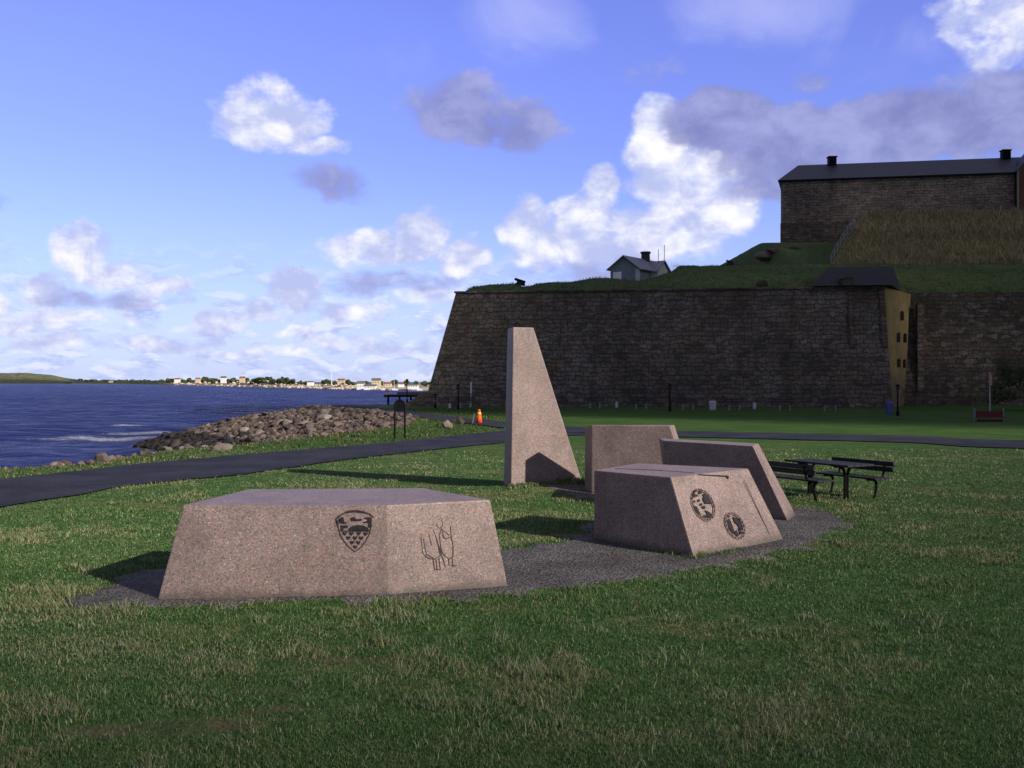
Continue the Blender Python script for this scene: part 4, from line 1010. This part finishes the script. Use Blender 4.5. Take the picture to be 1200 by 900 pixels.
mb = MB(); p = at(552, 454.5, 81.0); sl = Vector((0, 0, 0)); mb.box((p.x, 80.9+ .02, p.z), (.14, .10, .9)); mb.tube([(p.x, 80.9, p.z-2.6), (p.x, 80.9, p.z-.4)], .03, 6)
tag(mb.build('white_marker', M['palebin'], None), 'slim pale marker on a thin pole by the left wall', 'marker')
p = gnd(1160, 494); o = empty('red_bench', p, 'low dark red bench with grey end posts at the right foot of the wall', 'bench')
mb = MB(); mb.box(p+Vector((0, .1, .36)), (1.35, .05, .34)); mb.build('red_panel', M['redp'], o)
mb = MB(); mb.box(p+Vector((0, -.12, .22)), (1.35, .4, .05)); mb.box(p+Vector((0, 0, .06)), (1.2, .3, .1)); mb.build('seat', M['redp'], o)
for s in (-1, 1):
    mb = MB(); mb.box(p+Vector((s*.74, .1, .33)), (.07, .09, .72)); mb.build('end_post', M['fence'], o)
p = gnd(1160, 488); q = at(1160, 436, p.y); o = empty('sign_pole', p, 'thin grey pole with a narrow faded pink sign above the red bench', 'sign')
mb = MB(); mb.tube([p, (p.x, p.y, q.z)], .035, 8); mb.build('pole', M['steel'], o)
mb = MB(); c_ = at(1160.2, 445.5, p.y); mb.box(c_+Vector((0, -.06, 0)), (.19, .04, .62)); mb.build('sign_panel', M['pinkp'], o)

# ------------------------------------------------------------------ pier, far shore
SY = lambda py: (H-SEA)*F/(py-CY)
pr = empty('pier', at(478, 462, 130), 'dark low pier jutting into the water left of the fortress corner', 'pier')
x0, x1 = at(452, 462, 150).x, at(512, 462, 150).x
mb = MB(); mb.box(((x0+x1)/2, 150, H+(CY-463.8)/F*150), (x1-x0, 4.5, .35)); mb.build('deck', M['darkwood'], pr)
mb = MB(); mb.box(((x0+x1)/2+.8, 150.4, H+(CY-461.8)/F*150), (x1-x0-1.8, .25, .62)); mb.build('parapet', M['concrete'], pr)
for k in range(5):
    mb = MB(); mb.tube([(x0+.5+k*1.7, 149, SEA-1), (x0+.5+k*1.7, 149, H+(CY-464.8)/F*150)], .16, 8); mb.build('pile', M['darkwood'], pr)
mb = MB(); c_ = at(454, 461, 150); mb.box((c_.x, 149.5, c_.z), (.75, 1.2, .72)); mb.prism([(c_.x-.45, 148.8, c_.z+.36), (c_.x+.45, 148.8, c_.z+.36), (c_.x+.45, 150.2, c_.z+.36), (c_.x-.45, 150.2, c_.z+.36)], [(c_.x-.05, 148.8, c_.z+.7), (c_.x+.05, 148.8, c_.z+.7), (c_.x+.05, 150.2, c_.z+.7), (c_.x-.05, 150.2, c_.z+.7)])
tag(mb.build('pier_hut', M['white'], None), 'tiny white hut on the outer end of the pier', 'hut')

coast = [(-260, 449.2), (-120, 449.2), (0, 449.4), (60, 449.6), (110, 449.9), (150, 450.2), (190, 450.9), (230, 452.0), (270, 453.0), (320, 454.4), (370, 455.6), (410, 456.6), (450, 457.2), (500, 457.6), (560, 457.8), (640, 458)]
topy = {-260: 440, -120: 438, 0: 437.2, 30: 436.8, 60: 439.5, 80: 443.3, 95: 445.3, 110: 445.8, 150: 445.9, 190: 446.2, 230: 447.0, 270: 447.6, 320: 448.0, 370: 448.6, 410: 449.0, 450: 449.2, 500: 449.5, 560: 449.5, 640: 449.5}
pxs = np.linspace(-260, 640, 700); cy_ = np.interp(pxs, [c[0] for c in coast], [c[1] for c in coast]); ty_ = np.interp(pxs, list(topy), list(topy.values()))
Yc = (H-SEA)*F/(cy_-CY); mpp = Yc/F
prof = [(0, -.15), (.05, .12), (.18, .34), (.34, .48), (.48, .60), (.70, .92), (1, 1.0), (1.6, .8)]
V = []; rk = []; wd = []
for j, (dd, hh) in enumerate(prof):
    Yj = Yc*(1+.16*dd); zt_ = H+(CY-ty_)/F*Yj
    zz = SEA+(zt_-SEA)*hh+(cy_-ty_)*mpp*.10*(fbm(pxs*.22, np.full_like(pxs, j*3.1), 4)-.5)*(1 if 0 < j < 7 else 0)
    V.append(np.c_[(pxs-CX)/F*Yj, Yj, zz])
    rk.append((sstep(175, 215, pxs))*(1.0 if dd < .4 else .4 if dd < .6 else 0)+.6*(j < 2)*sstep(60, 90, pxs)); wd.append(sstep(70, 90, pxs)*sstep(215, 180, pxs)*.85*(dd > .0)+(pxs < 85)*(.75 if dd < .25 else 0))
fl = np_mesh('far_shore', np.concatenate(V), grid_faces(700, len(prof)), M['farland'], {'rocky': np.clip(np.concatenate(rk), 0, 1), 'wood': np.clip(np.concatenate(wd), 0, 1)}, True)
tag(fl, 'distant low shore with a green hill and pale rocks', 'shore', kind='structure')
def coastY(px): return float(np.interp(px, pxs, Yc))
# far wood masses
def blob_mass(name, spec, label, mat='farleaf'):
    bmv = []; bff = []; off = 0
    b0 = bmesh.new(); bmesh.ops.create_icosphere(b0, subdivisions=2, radius=1); v0 = np.array([v.co[:] for v in b0.verts]); f0_ = np.array([[v.index for v in f.verts] for f in b0.faces]); b0.free()
    for (c, r) in spec:
        n_ = 1+.35*(fbm(v0[:, 0]*3+c[0], v0[:, 2]*3+v0[:, 1]*2+c[1])-.5)*2
        bmv.append(v0*n_[:, None]*np.array(r)+np.array(c)); bff.append(f0_+off); off += len(v0)
    o = np_mesh(name, np.concatenate(bmv), np.concatenate(bff), M[mat], None, False); return o
spec = []
for _ in range(170):
    px = random.uniform(88, 205); Y = coastY(px)*(1.07+random.random()*.12); s = Y/F; py = np.interp(px, list(topy), list(topy.values()))
    spec.append((((px-CX)/F*Y, Y, H+(CY-(py+random.uniform(-.2, 2.6)))*s), (s*random.uniform(1.2, 2.6), s*2, s*random.uniform(.8, 1.7))))
tag(blob_mass('far_wood', spec, ''), 'low dark wood along the distant left shore', 'wood', kind='stuff')
spec = []
for _ in range(90):
    px = random.uniform(293, 346); Y = coastY(px)*(1.04+random.random()*.06); s = Y/F
    e_ = 1-((px-318)/30)**2
    spec.append((((px-CX)/F*Y, Y, H+(CY-(449.5-random.random()*7.2*max(e_, .25)**.5))*s), (s*random.uniform(1.6, 3.2), s*2.4, s*random.uniform(1.2, 2.0))))
tag(blob_mass('far_wood', spec, ''), 'rounded dark green grove on the far shore', 'wood', kind='stuff')
spec = []
for _ in range(420):
    px = random.triangular(185, 470, 390); f = random.random(); Y = coastY(px)*(1.0+.07*f); s = Y/F; r_ = s*random.uniform(.5, 1.5)
    spec.append((((px-CX)/F*Y, Y, SEA+.2+f*2.6*random.uniform(.7, 1.2)*(Y/700)), (r_*1.5, r_*1.2, r_*random.uniform(.6, 1.0))))
M['farrock'] = rock_mat('far_pale_rock', (.34, .28, .22), (.58, .50, .40), (.22, .18, .15))
tag(blob_mass('far_rocks', spec, '', 'farrock'), 'pale beige rocks lining the distant shore', 'rocks', kind='stuff')
spec = []
for _ in range(230):
    px = random.uniform(196, 300); Y = coastY(px)*(1.08+random.random()*.07); s = Y/F
    spec.append((((px-CX)/F*Y, Y, H+(CY-(448.0-random.random()**2*2.6))*s), (s*random.uniform(1.2, 2.6), s*2, s*random.uniform(.8, 1.5))))
tag(blob_mass('far_wood', spec, ''), 'low dark belt of trees behind the far rocky shore', 'wood', kind='stuff')
# single far trees
for i, (px, py, r, h_) in enumerate(((205, 443.5, 3.2, 6), (222, 444, 3, 5), (240, 443, 3.4, 6), (252, 443.5, 3.2, 6), (273, 443, 3, 6), (290, 444, 3, 5), (352, 446.5, 2.6, 4), (381, 444.5, 3.4, 7), (387, 445.5, 2.2, 5), (408, 446, 3, 5), (414, 447, 2.4, 5), (430, 446.5, 2.4, 5), (462, 446, 3.2, 5), (476, 446.5, 3, 5), (498, 446.5, 3.4, 5), (505, 447, 3, 5), (198, 444.5, 3, 5), (214, 444.5, 2.5, 5), (246, 444, 2.8, 5), (268, 444.5, 2.6, 5), (358, 446.8, 2.2, 4), (392, 446.6, 2.6, 4), (447, 446.8, 2.8, 4), (488, 447, 2.8, 4))):
    Y = coastY(px)*1.06; s = Y/F; py = py+2.0; r = r*1.25; h_ = 3.5; c = at(px, py, Y)
    o = empty('far_tree', (c.x, Y, c.z-h_*s), 'small dark round tree on the far shore', 'tree', 'trees on the far shore')
    mb = MB(); mb.tube([(c.x, Y, c.z-h_*s*1.1), (c.x, Y, c.z)], .35*s, 5, .2*s); mb.build('trunk', M['bark'], o)
    sp_ = [((c.x+random.uniform(-.5, .5)*r*s, Y+random.uniform(-.5, .5)*r*s, c.z+random.uniform(-.45, .35)*r*s), (r*s*random.uniform(.45, .75),)*2+(r*s*random.uniform(.4, .65),)) for _ in range(7)]
    cr = blob_mass('crown', sp_, ''); cr.parent = o; cr.matrix_parent_inverse = Matrix.Translation(-o.location)
# far houses
FH = [(130, 447.6, 4, 1.6, 'cream', 'greyroof', 'tiny pale house at the dark wooded left shore'), (208, 446.2, 6, 3, 'white', 'redroof', 'white far house, leftmost on the rocky shore'), (232, 445.8, 5, 3, 'cream', 'redroof', 'cream far house with red roof among trees'),
      (262, 445.2, 6, 4, 'white', 'greyroof', 'white far house beside the grove'), (284, 445, 6, 3.5, 'cream', 'redroof', 'cream house left of the rounded grove'), (364, 449.3, 7, 2.6, 'white', 'greyroof', 'low white far house right of the grove'),
      (400, 447.4, 8, 3.4, 'cream', 'redroof', 'cream house with red roof right of the white mast'), (423, 453, 9, 6, 'white', 'greyroof', 'tall white harbour house with steep gable'), (434, 454.3, 14, 3.6, 'white', 'greyroof', 'long low white harbour shed'),
      (441, 448.6, 10, 5, 'cream', 'greyroof', 'yellowish house above the white harbour shed'), (455, 451.5, 8, 3.4, 'cream', 'redroof', 'cream house with red roof above the boats'), (484, 453.2, 12, 3, 'white', 'greyroof', 'white harbour house nearest the fortress corner'), (470, 452, 7, 3, 'white', 'redroof', 'small white house behind the moored boats')]
for px, py, w, h_, wm, rm, lab in FH:
    Y = coastY(px)*(1.012 if py > 452 else 1.045); s = Y/F; c = at(px, py, Y)
    o = empty('far_house', c, lab, 'house', 'houses on the far shore'); a = w*s/2; d_ = w*s*.4; hh = h_*s
    mb = MB(); mb.box(c+Vector((0, 0, hh*.30-hh*.5)), (2*a, 2*d_, hh*1.6)); mb.build('wall', M[wm], o)
    mb = MB(); z1 = c.z+hh*.601; P = [(c.x-a*1.08, Y-d_*1.15, z1), (c.x+a*1.08, Y-d_*1.15, z1), (c.x+a*1.08, Y+d_*1.15, z1), (c.x-a*1.08, Y+d_*1.15, z1)]
    mb.prism(P, [(c.x-a*1.06, Y-d_*.02, z1+hh*.5), (c.x+a*1.06, Y-d_*.02, z1+hh*.5), (c.x+a*1.06, Y+d_*.02, z1+hh*.5), (c.x-a*1.06, Y+d_*.02, z1+hh*.5)]); mb.build('roof', M[rm], o)
    if w >= 8:
        for k in range(int(w//3)):
            mb = MB(); mb.box((c.x-a+(k+.6)*2*a/(w//3+.2), Y-d_-.02, c.z+hh*.1), (s*.9, .06, s*1.0)); mb.build('window', M['glass'], o)
Y = coastY(388)*1.01; b_ = at(388.5, 451, Y); t_ = at(388.5, 435, Y); mb = MB(); mb.tube([b_, t_], .28, 6, .16)
tag(mb.build('flag_mast', M['white'], None), 'tall white mast on the far rocky shore', 'mast')
for px, lab in ((449.5, 'moored white sailing boat left of the pier hut'), (462, 'moored white sailing boat behind the pier hut'), (491, 'moored white sailing boat nearest the fortress corner')):
    Y = coastY(px)*.985; c = at(px, 457.4, Y); c.z = SEA; s = Y/F
    o = empty('sailing_boat', c, lab, 'boat', 'sailing boats in the far harbour')
    mb = MB(); L_ = 4.5*s; hb = [(-L_, 0), (-L_*.6, -.9*s), (L_*.6, -.9*s), (L_, -.5*s), (L_, .5*s), (L_*.6, .9*s), (-L_*.6, .9*s)]
    mb.prism([c+Vector((x*.85, y*.7, -.2)) for x, y in hb], [c+Vector((x, y, 1.3*s)) for x, y in hb]); mb.build('hull', M['white'], o)
    mb = MB(); mb.box(c+Vector((0, 0, 1.3*s+.35*s)), (L_*.9, 1.0*s, .7*s)); mb.build('cabin', M['white'], o)
    mb = MB(); mb.tube([c+Vector((0, 0, 1.3*s)), c+Vector((0, 0, 12*s))], .22*s, 6, .12*s); mb.build('mast', M['white'], o)

# ------------------------------------------------------------------ light: sun, clouds that shade the scene, sky
SUN_EL = R(25.5); SH = Vector((.80, -.60)).normalized()
S = Vector((SH.x*math.cos(SUN_EL), SH.y*math.cos(SUN_EL), math.sin(SUN_EL)))
sl = bpy.data.lights.new('sun', 'SUN'); sl.energy = 5.0; sl.angle = R(.53); sl.color = (1.0, .90, .77)
so = bpy.data.objects.new('sun', sl); COL.objects.link(so); so.rotation_euler = S.to_track_quat('Z', 'Y').to_euler(); so.location = (60, -60, 80)

def cloud(name, targets, dist, label, mat='cloud'):
    spec = []
    for (x, y, z, r) in targets:
        c = Vector((x, y, z))+S*(dist+random.uniform(-25, 25)); spec.append((tuple(c), (r, r, r*.9)))
    o = blob_mass(name, spec, '', mat); tag(o, label, 'cloud', kind='structure')
tg = []
x = -16.0
# shade over the near lawn and its right-hand side
EDGE = [(-30, 6.6), (-3, 6.9), (.9, 7.4), (3.5, 10.2), (6.9, 14.6), (9.6, 20), (16, 30), (40, 46)]
def edge_y(x): return float(np.interp(x, [e[0] for e in EDGE], [e[1] for e in EDGE]))
x = -22.0
while x < 44:
    y = -14.0
    while y < edge_y(x)-1.6:
        tg.append((x+random.uniform(-.6, .6), y+random.uniform(-.6, .6), 0, 2.3+random.uniform(-.3, .5))); y += 2.4
    tg.append((x+random.uniform(-.5, .5), edge_y(x)-1.7+random.uniform(-.9, .5), 0, 1.8)); x += 2.4
cloud('cloud', tg, 520, 'cloud behind the viewer shading the near lawn', 'cloud_thin')
tg = []
x = -1.0
while x < 130:
    y = float(np.interp(x, [-1, 8, 16, 30], [66, 64, 54, 46]))
    while y < 175:
        tg.append((x+random.uniform(-2, 2), y+random.uniform(-1.5, 1.5), max(0, min(26, (y-80)*.45)), 6.6+random.uniform(-.6, 1.2))); y += 7
    x += 7
for y in range(70, 170, 6): tg.append((-4+random.uniform(-.6, .6), y, 5 if y > 82 else 1, 5.0)); tg.append((-3, y, 12, 5.0))
cloud('cloud', tg, 560, 'large cloud to the right shading the fortress')

w = bpy.data.worlds.new('World'); SC.world = w; w.use_nodes = True
t = NT(w.node_tree, True); nt = w.node_tree; bg = nt.nodes['Background']
sky = nt.nodes.new('ShaderNodeTexSky'); sky.sky_type = 'NISHITA'; sky.sun_disc = False
sky.sun_elevation = SUN_EL; sky.sun_rotation = math.atan2(SH.x, SH.y); sky.air_density = 1.0; sky.dust_density = .6; sky.ozone_density = 2.2
d = t.coord('Generated'); s = t.sep(d)
el = t.math('ARCSINE', s[2]); az_ = t.math('ARCTAN2', s[0], s[1]); uv = t.comb(az_, el, 0)
CW = 10.0
skyc = t.mix(1.0, sky.outputs[0], t.mix(t.ss(t.math('ARCSINE', s[2]), .0, .36), (.78, .87, 1.50), (1.22, 1.03, 1.95)), 'MULTIPLY')
skyc = t.mix(t.ss(el, .24, -.02, 0, .62), skyc, (.56*CW, .655*CW, .95*CW))
def D(px, py):
    u = math.atan((px-CX)/F); return u, math.atan((CY-py)/F*math.cos(u))
P3 = t.vec('MULTIPLY', uv, (1.0, 1.35, 1))
warp = t.scale(t.vec('SUBTRACT', t.noise(P3, 9, 4, .6, color=True), (.5, .5, .5)), .055)
uvw = t.vec('ADD', uv, warp)
def field(blobs):
    out = None
    for (px, py, rx, ry, wt) in blobs:
        u0, v0 = D(px, py)
        q = t.vec('MULTIPLY', t.vec('SUBTRACT', uvw, (u0, v0, 0)), (F/rx, F/ry, 0))
        l2 = t.vec('DOT_PRODUCT', q, q, out=1)
        f = t.math('MULTIPLY_ADD', l2, -wt, wt)
        out = f if out is None else t.math('SMOOTH_MAX', out, f, .12)
    return out
n_a = t.noise(P3, 24, 6, .54, .25); UPV = (0.004, .010, 0)
n_b = t.noise(t.vec('SUBTRACT', P3, UPV), 26, 5, .6, .3); n_c = t.noise(t.vec('ADD', P3, UPV), 26, 5, .6, .3); UPW = (.004, .020, 0)
relief2 = t.math('SUBTRACT', t.noise(t.vec('SUBTRACT', P3, UPW), 11, 3, .5, .2), t.noise(t.vec('ADD', P3, UPW), 11, 3, .5, .2))
relief = t.math('SUBTRACT', n_b, n_c)
WH = [(318, 132, 74, 42, 1), (372, 166, 56, 16, .9), (92, 285, 40, 36, 1), (130, 315, 60, 24, .9), (185, 335, 46, 14, .8), (50, 338, 26, 20, .9), (0, 352, 28, 20, .9), (20, 385, 60, 12, .7),
      (440, 295, 74, 28, 1), (492, 275, 44, 34, 1), (545, 300, 36, 34, .95), (345, 342, 34, 34, 1), (300, 365, 50, 14, .7), (615, 262, 34, 36, 1), (645, 285, 56, 34, 1), (682, 250, 44, 40, 1), (700, 222, 30, 34, 1), (775, 135, 36, 32, 1.1), (772, 172, 44, 44, 1.1), (805, 205, 70, 44, 1.1), (840, 235, 60, 36, 1.1), (790, 262, 96, 40, 1.05), (720, 295, 90, 24, .9), (1175, 25, 70, 60, .7),
      (250, 372, 40, 16, .8), (420, 365, 60, 14, .7), (500, 350, 50, 16, .7), (100, 372, 70, 14, .7), (200, 395, 80, 12, .7), (380, 395, 70, 12, .7), (60, 405, 70, 10, .7), (300, 412, 90, 9, .7), (460, 405, 70, 11, .7)]
fw_ = field(WH)
thr = t.math('ADD', fw_, t.math('MULTIPLY', t.math('SUBTRACT', n_a, .5), 1.95))
aw = t.ss(thr, .02, .66)
DK = [(535, 122, 76, 42, 1.2), (605, 150, 66, 38, 1.2), (570, 140, 60, 36, 1.2), (845, 140, 72, 42, 2.0), (925, 168, 100, 52, 2.0), (1060, 150, 140, 52, 1.9), (1190, 128, 90, 46, 1.7), (925, 208, 80, 30, 1.6), (388, 212, 66, 28, 1.0), (460, 335, 110, 16, .7), (120, 348, 100, 14, .6), (700, 318, 150, 18, .6), (945, 92, 50, 20, .65), (20, 240, 50, 22, .5), (760, 80, 60, 20, .4)]
fd_ = field(DK)
n_d = t.noise(P3, 17, 6, .6, .2)
ad = t.ss(t.math('ADD', fd_, t.math('MULTIPLY', t.math('SUBTRACT', n_d, .5), 2.7)), .15, .95, 0, .88)
# low bands near the horizon
lowv = t.vec('MULTIPLY', uv, (1.0, 2.6, 1)); n_l = t.noise(lowv, 24, 7, .58, .3)
al = t.math('MULTIPLY', t.ss(n_l, .45, .60), t.math('MULTIPLY', t.ss(el, .15, .05), t.ss(el, -.02, .02, .5, .85)))
n_l2 = t.noise(t.vec('ADD', lowv, (.0, .022, 0)), 24, 5, .58, .3)
# faint high wisps
n_w = t.noise(t.vec('MULTIPLY', uv, (1.0, 1.2, 1)), 7, 6, .6, .5)
fwp = field([(610, 20, 110, 70, 1), (900, 5, 150, 50, 1), (1010, 60, 120, 40, .6), (480, 60, 80, 40, .4)])
awp = t.ss(t.math('ADD', fwp, t.math('MULTIPLY', t.math('SUBTRACT', n_w, .5), 2.4)), .2, 1.5, 0, .5)
lit = t.ss(t.math('ADD', t.math('ADD', t.math('MULTIPLY', relief, 1.7), t.math('MULTIPLY', relief2, 1.5)), t.math('MULTIPLY', t.math('SUBTRACT', thr, .6), .30)), -.36, .62)
CW = 10.0
c_white = t.mix(lit, (.42*CW, .47*CW, .74*CW), (.83*CW, .83*CW, .90*CW))
c_low = t.mix(t.ss(t.math('SUBTRACT', n_l, n_l2), -.06, .12), (.36*CW, .42*CW, .74*CW), (.66*CW, .70*CW, .92*CW))
c_dark = t.mix(t.ss(n_d, .3, .7), (.19*CW, .205*CW, .43*CW), (.33*CW, .35*CW, .62*CW))
col = t.mix(awp, skyc, (.50*CW, .53*CW, .85*CW))
col = t.mix(al, col, c_low)
col = t.mix(aw, col, c_white)
col = t.mix(ad, col, c_dark)
# dark deck added out of view, overhead, beside and behind, to cut sky fill
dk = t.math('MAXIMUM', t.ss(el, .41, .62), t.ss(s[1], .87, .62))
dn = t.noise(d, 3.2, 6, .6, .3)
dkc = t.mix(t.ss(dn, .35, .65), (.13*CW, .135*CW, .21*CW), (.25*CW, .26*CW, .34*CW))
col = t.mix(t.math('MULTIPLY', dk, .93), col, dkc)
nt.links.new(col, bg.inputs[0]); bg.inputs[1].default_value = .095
w.cycles.sampling_method = 'MANUAL'; w.cycles.sample_map_resolution = 512

# ------------------------------------------------------------------ camera and output
cam = bpy.data.cameras.new('camera'); co = bpy.data.objects.new('camera', cam); COL.objects.link(co)
co.location = (0, 0, H); co.rotation_euler = (R(90), 0, 0); cam.sensor_width = 36; cam.lens = F/1200*36; cam.shift_y = -3/1200
cam.clip_start = .1; cam.clip_end = 20000; SC.camera = co
vs_ = SC.view_settings; vs_.view_transform = 'Standard'; vs_.look = 'None'; vs_.exposure = .35; vs_.gamma = 1; vs_.use_curve_mapping = False
SC.cycles.max_bounces = 6; SC.cycles.diffuse_bounces = 3; SC.cycles.transparent_max_bounces = 24
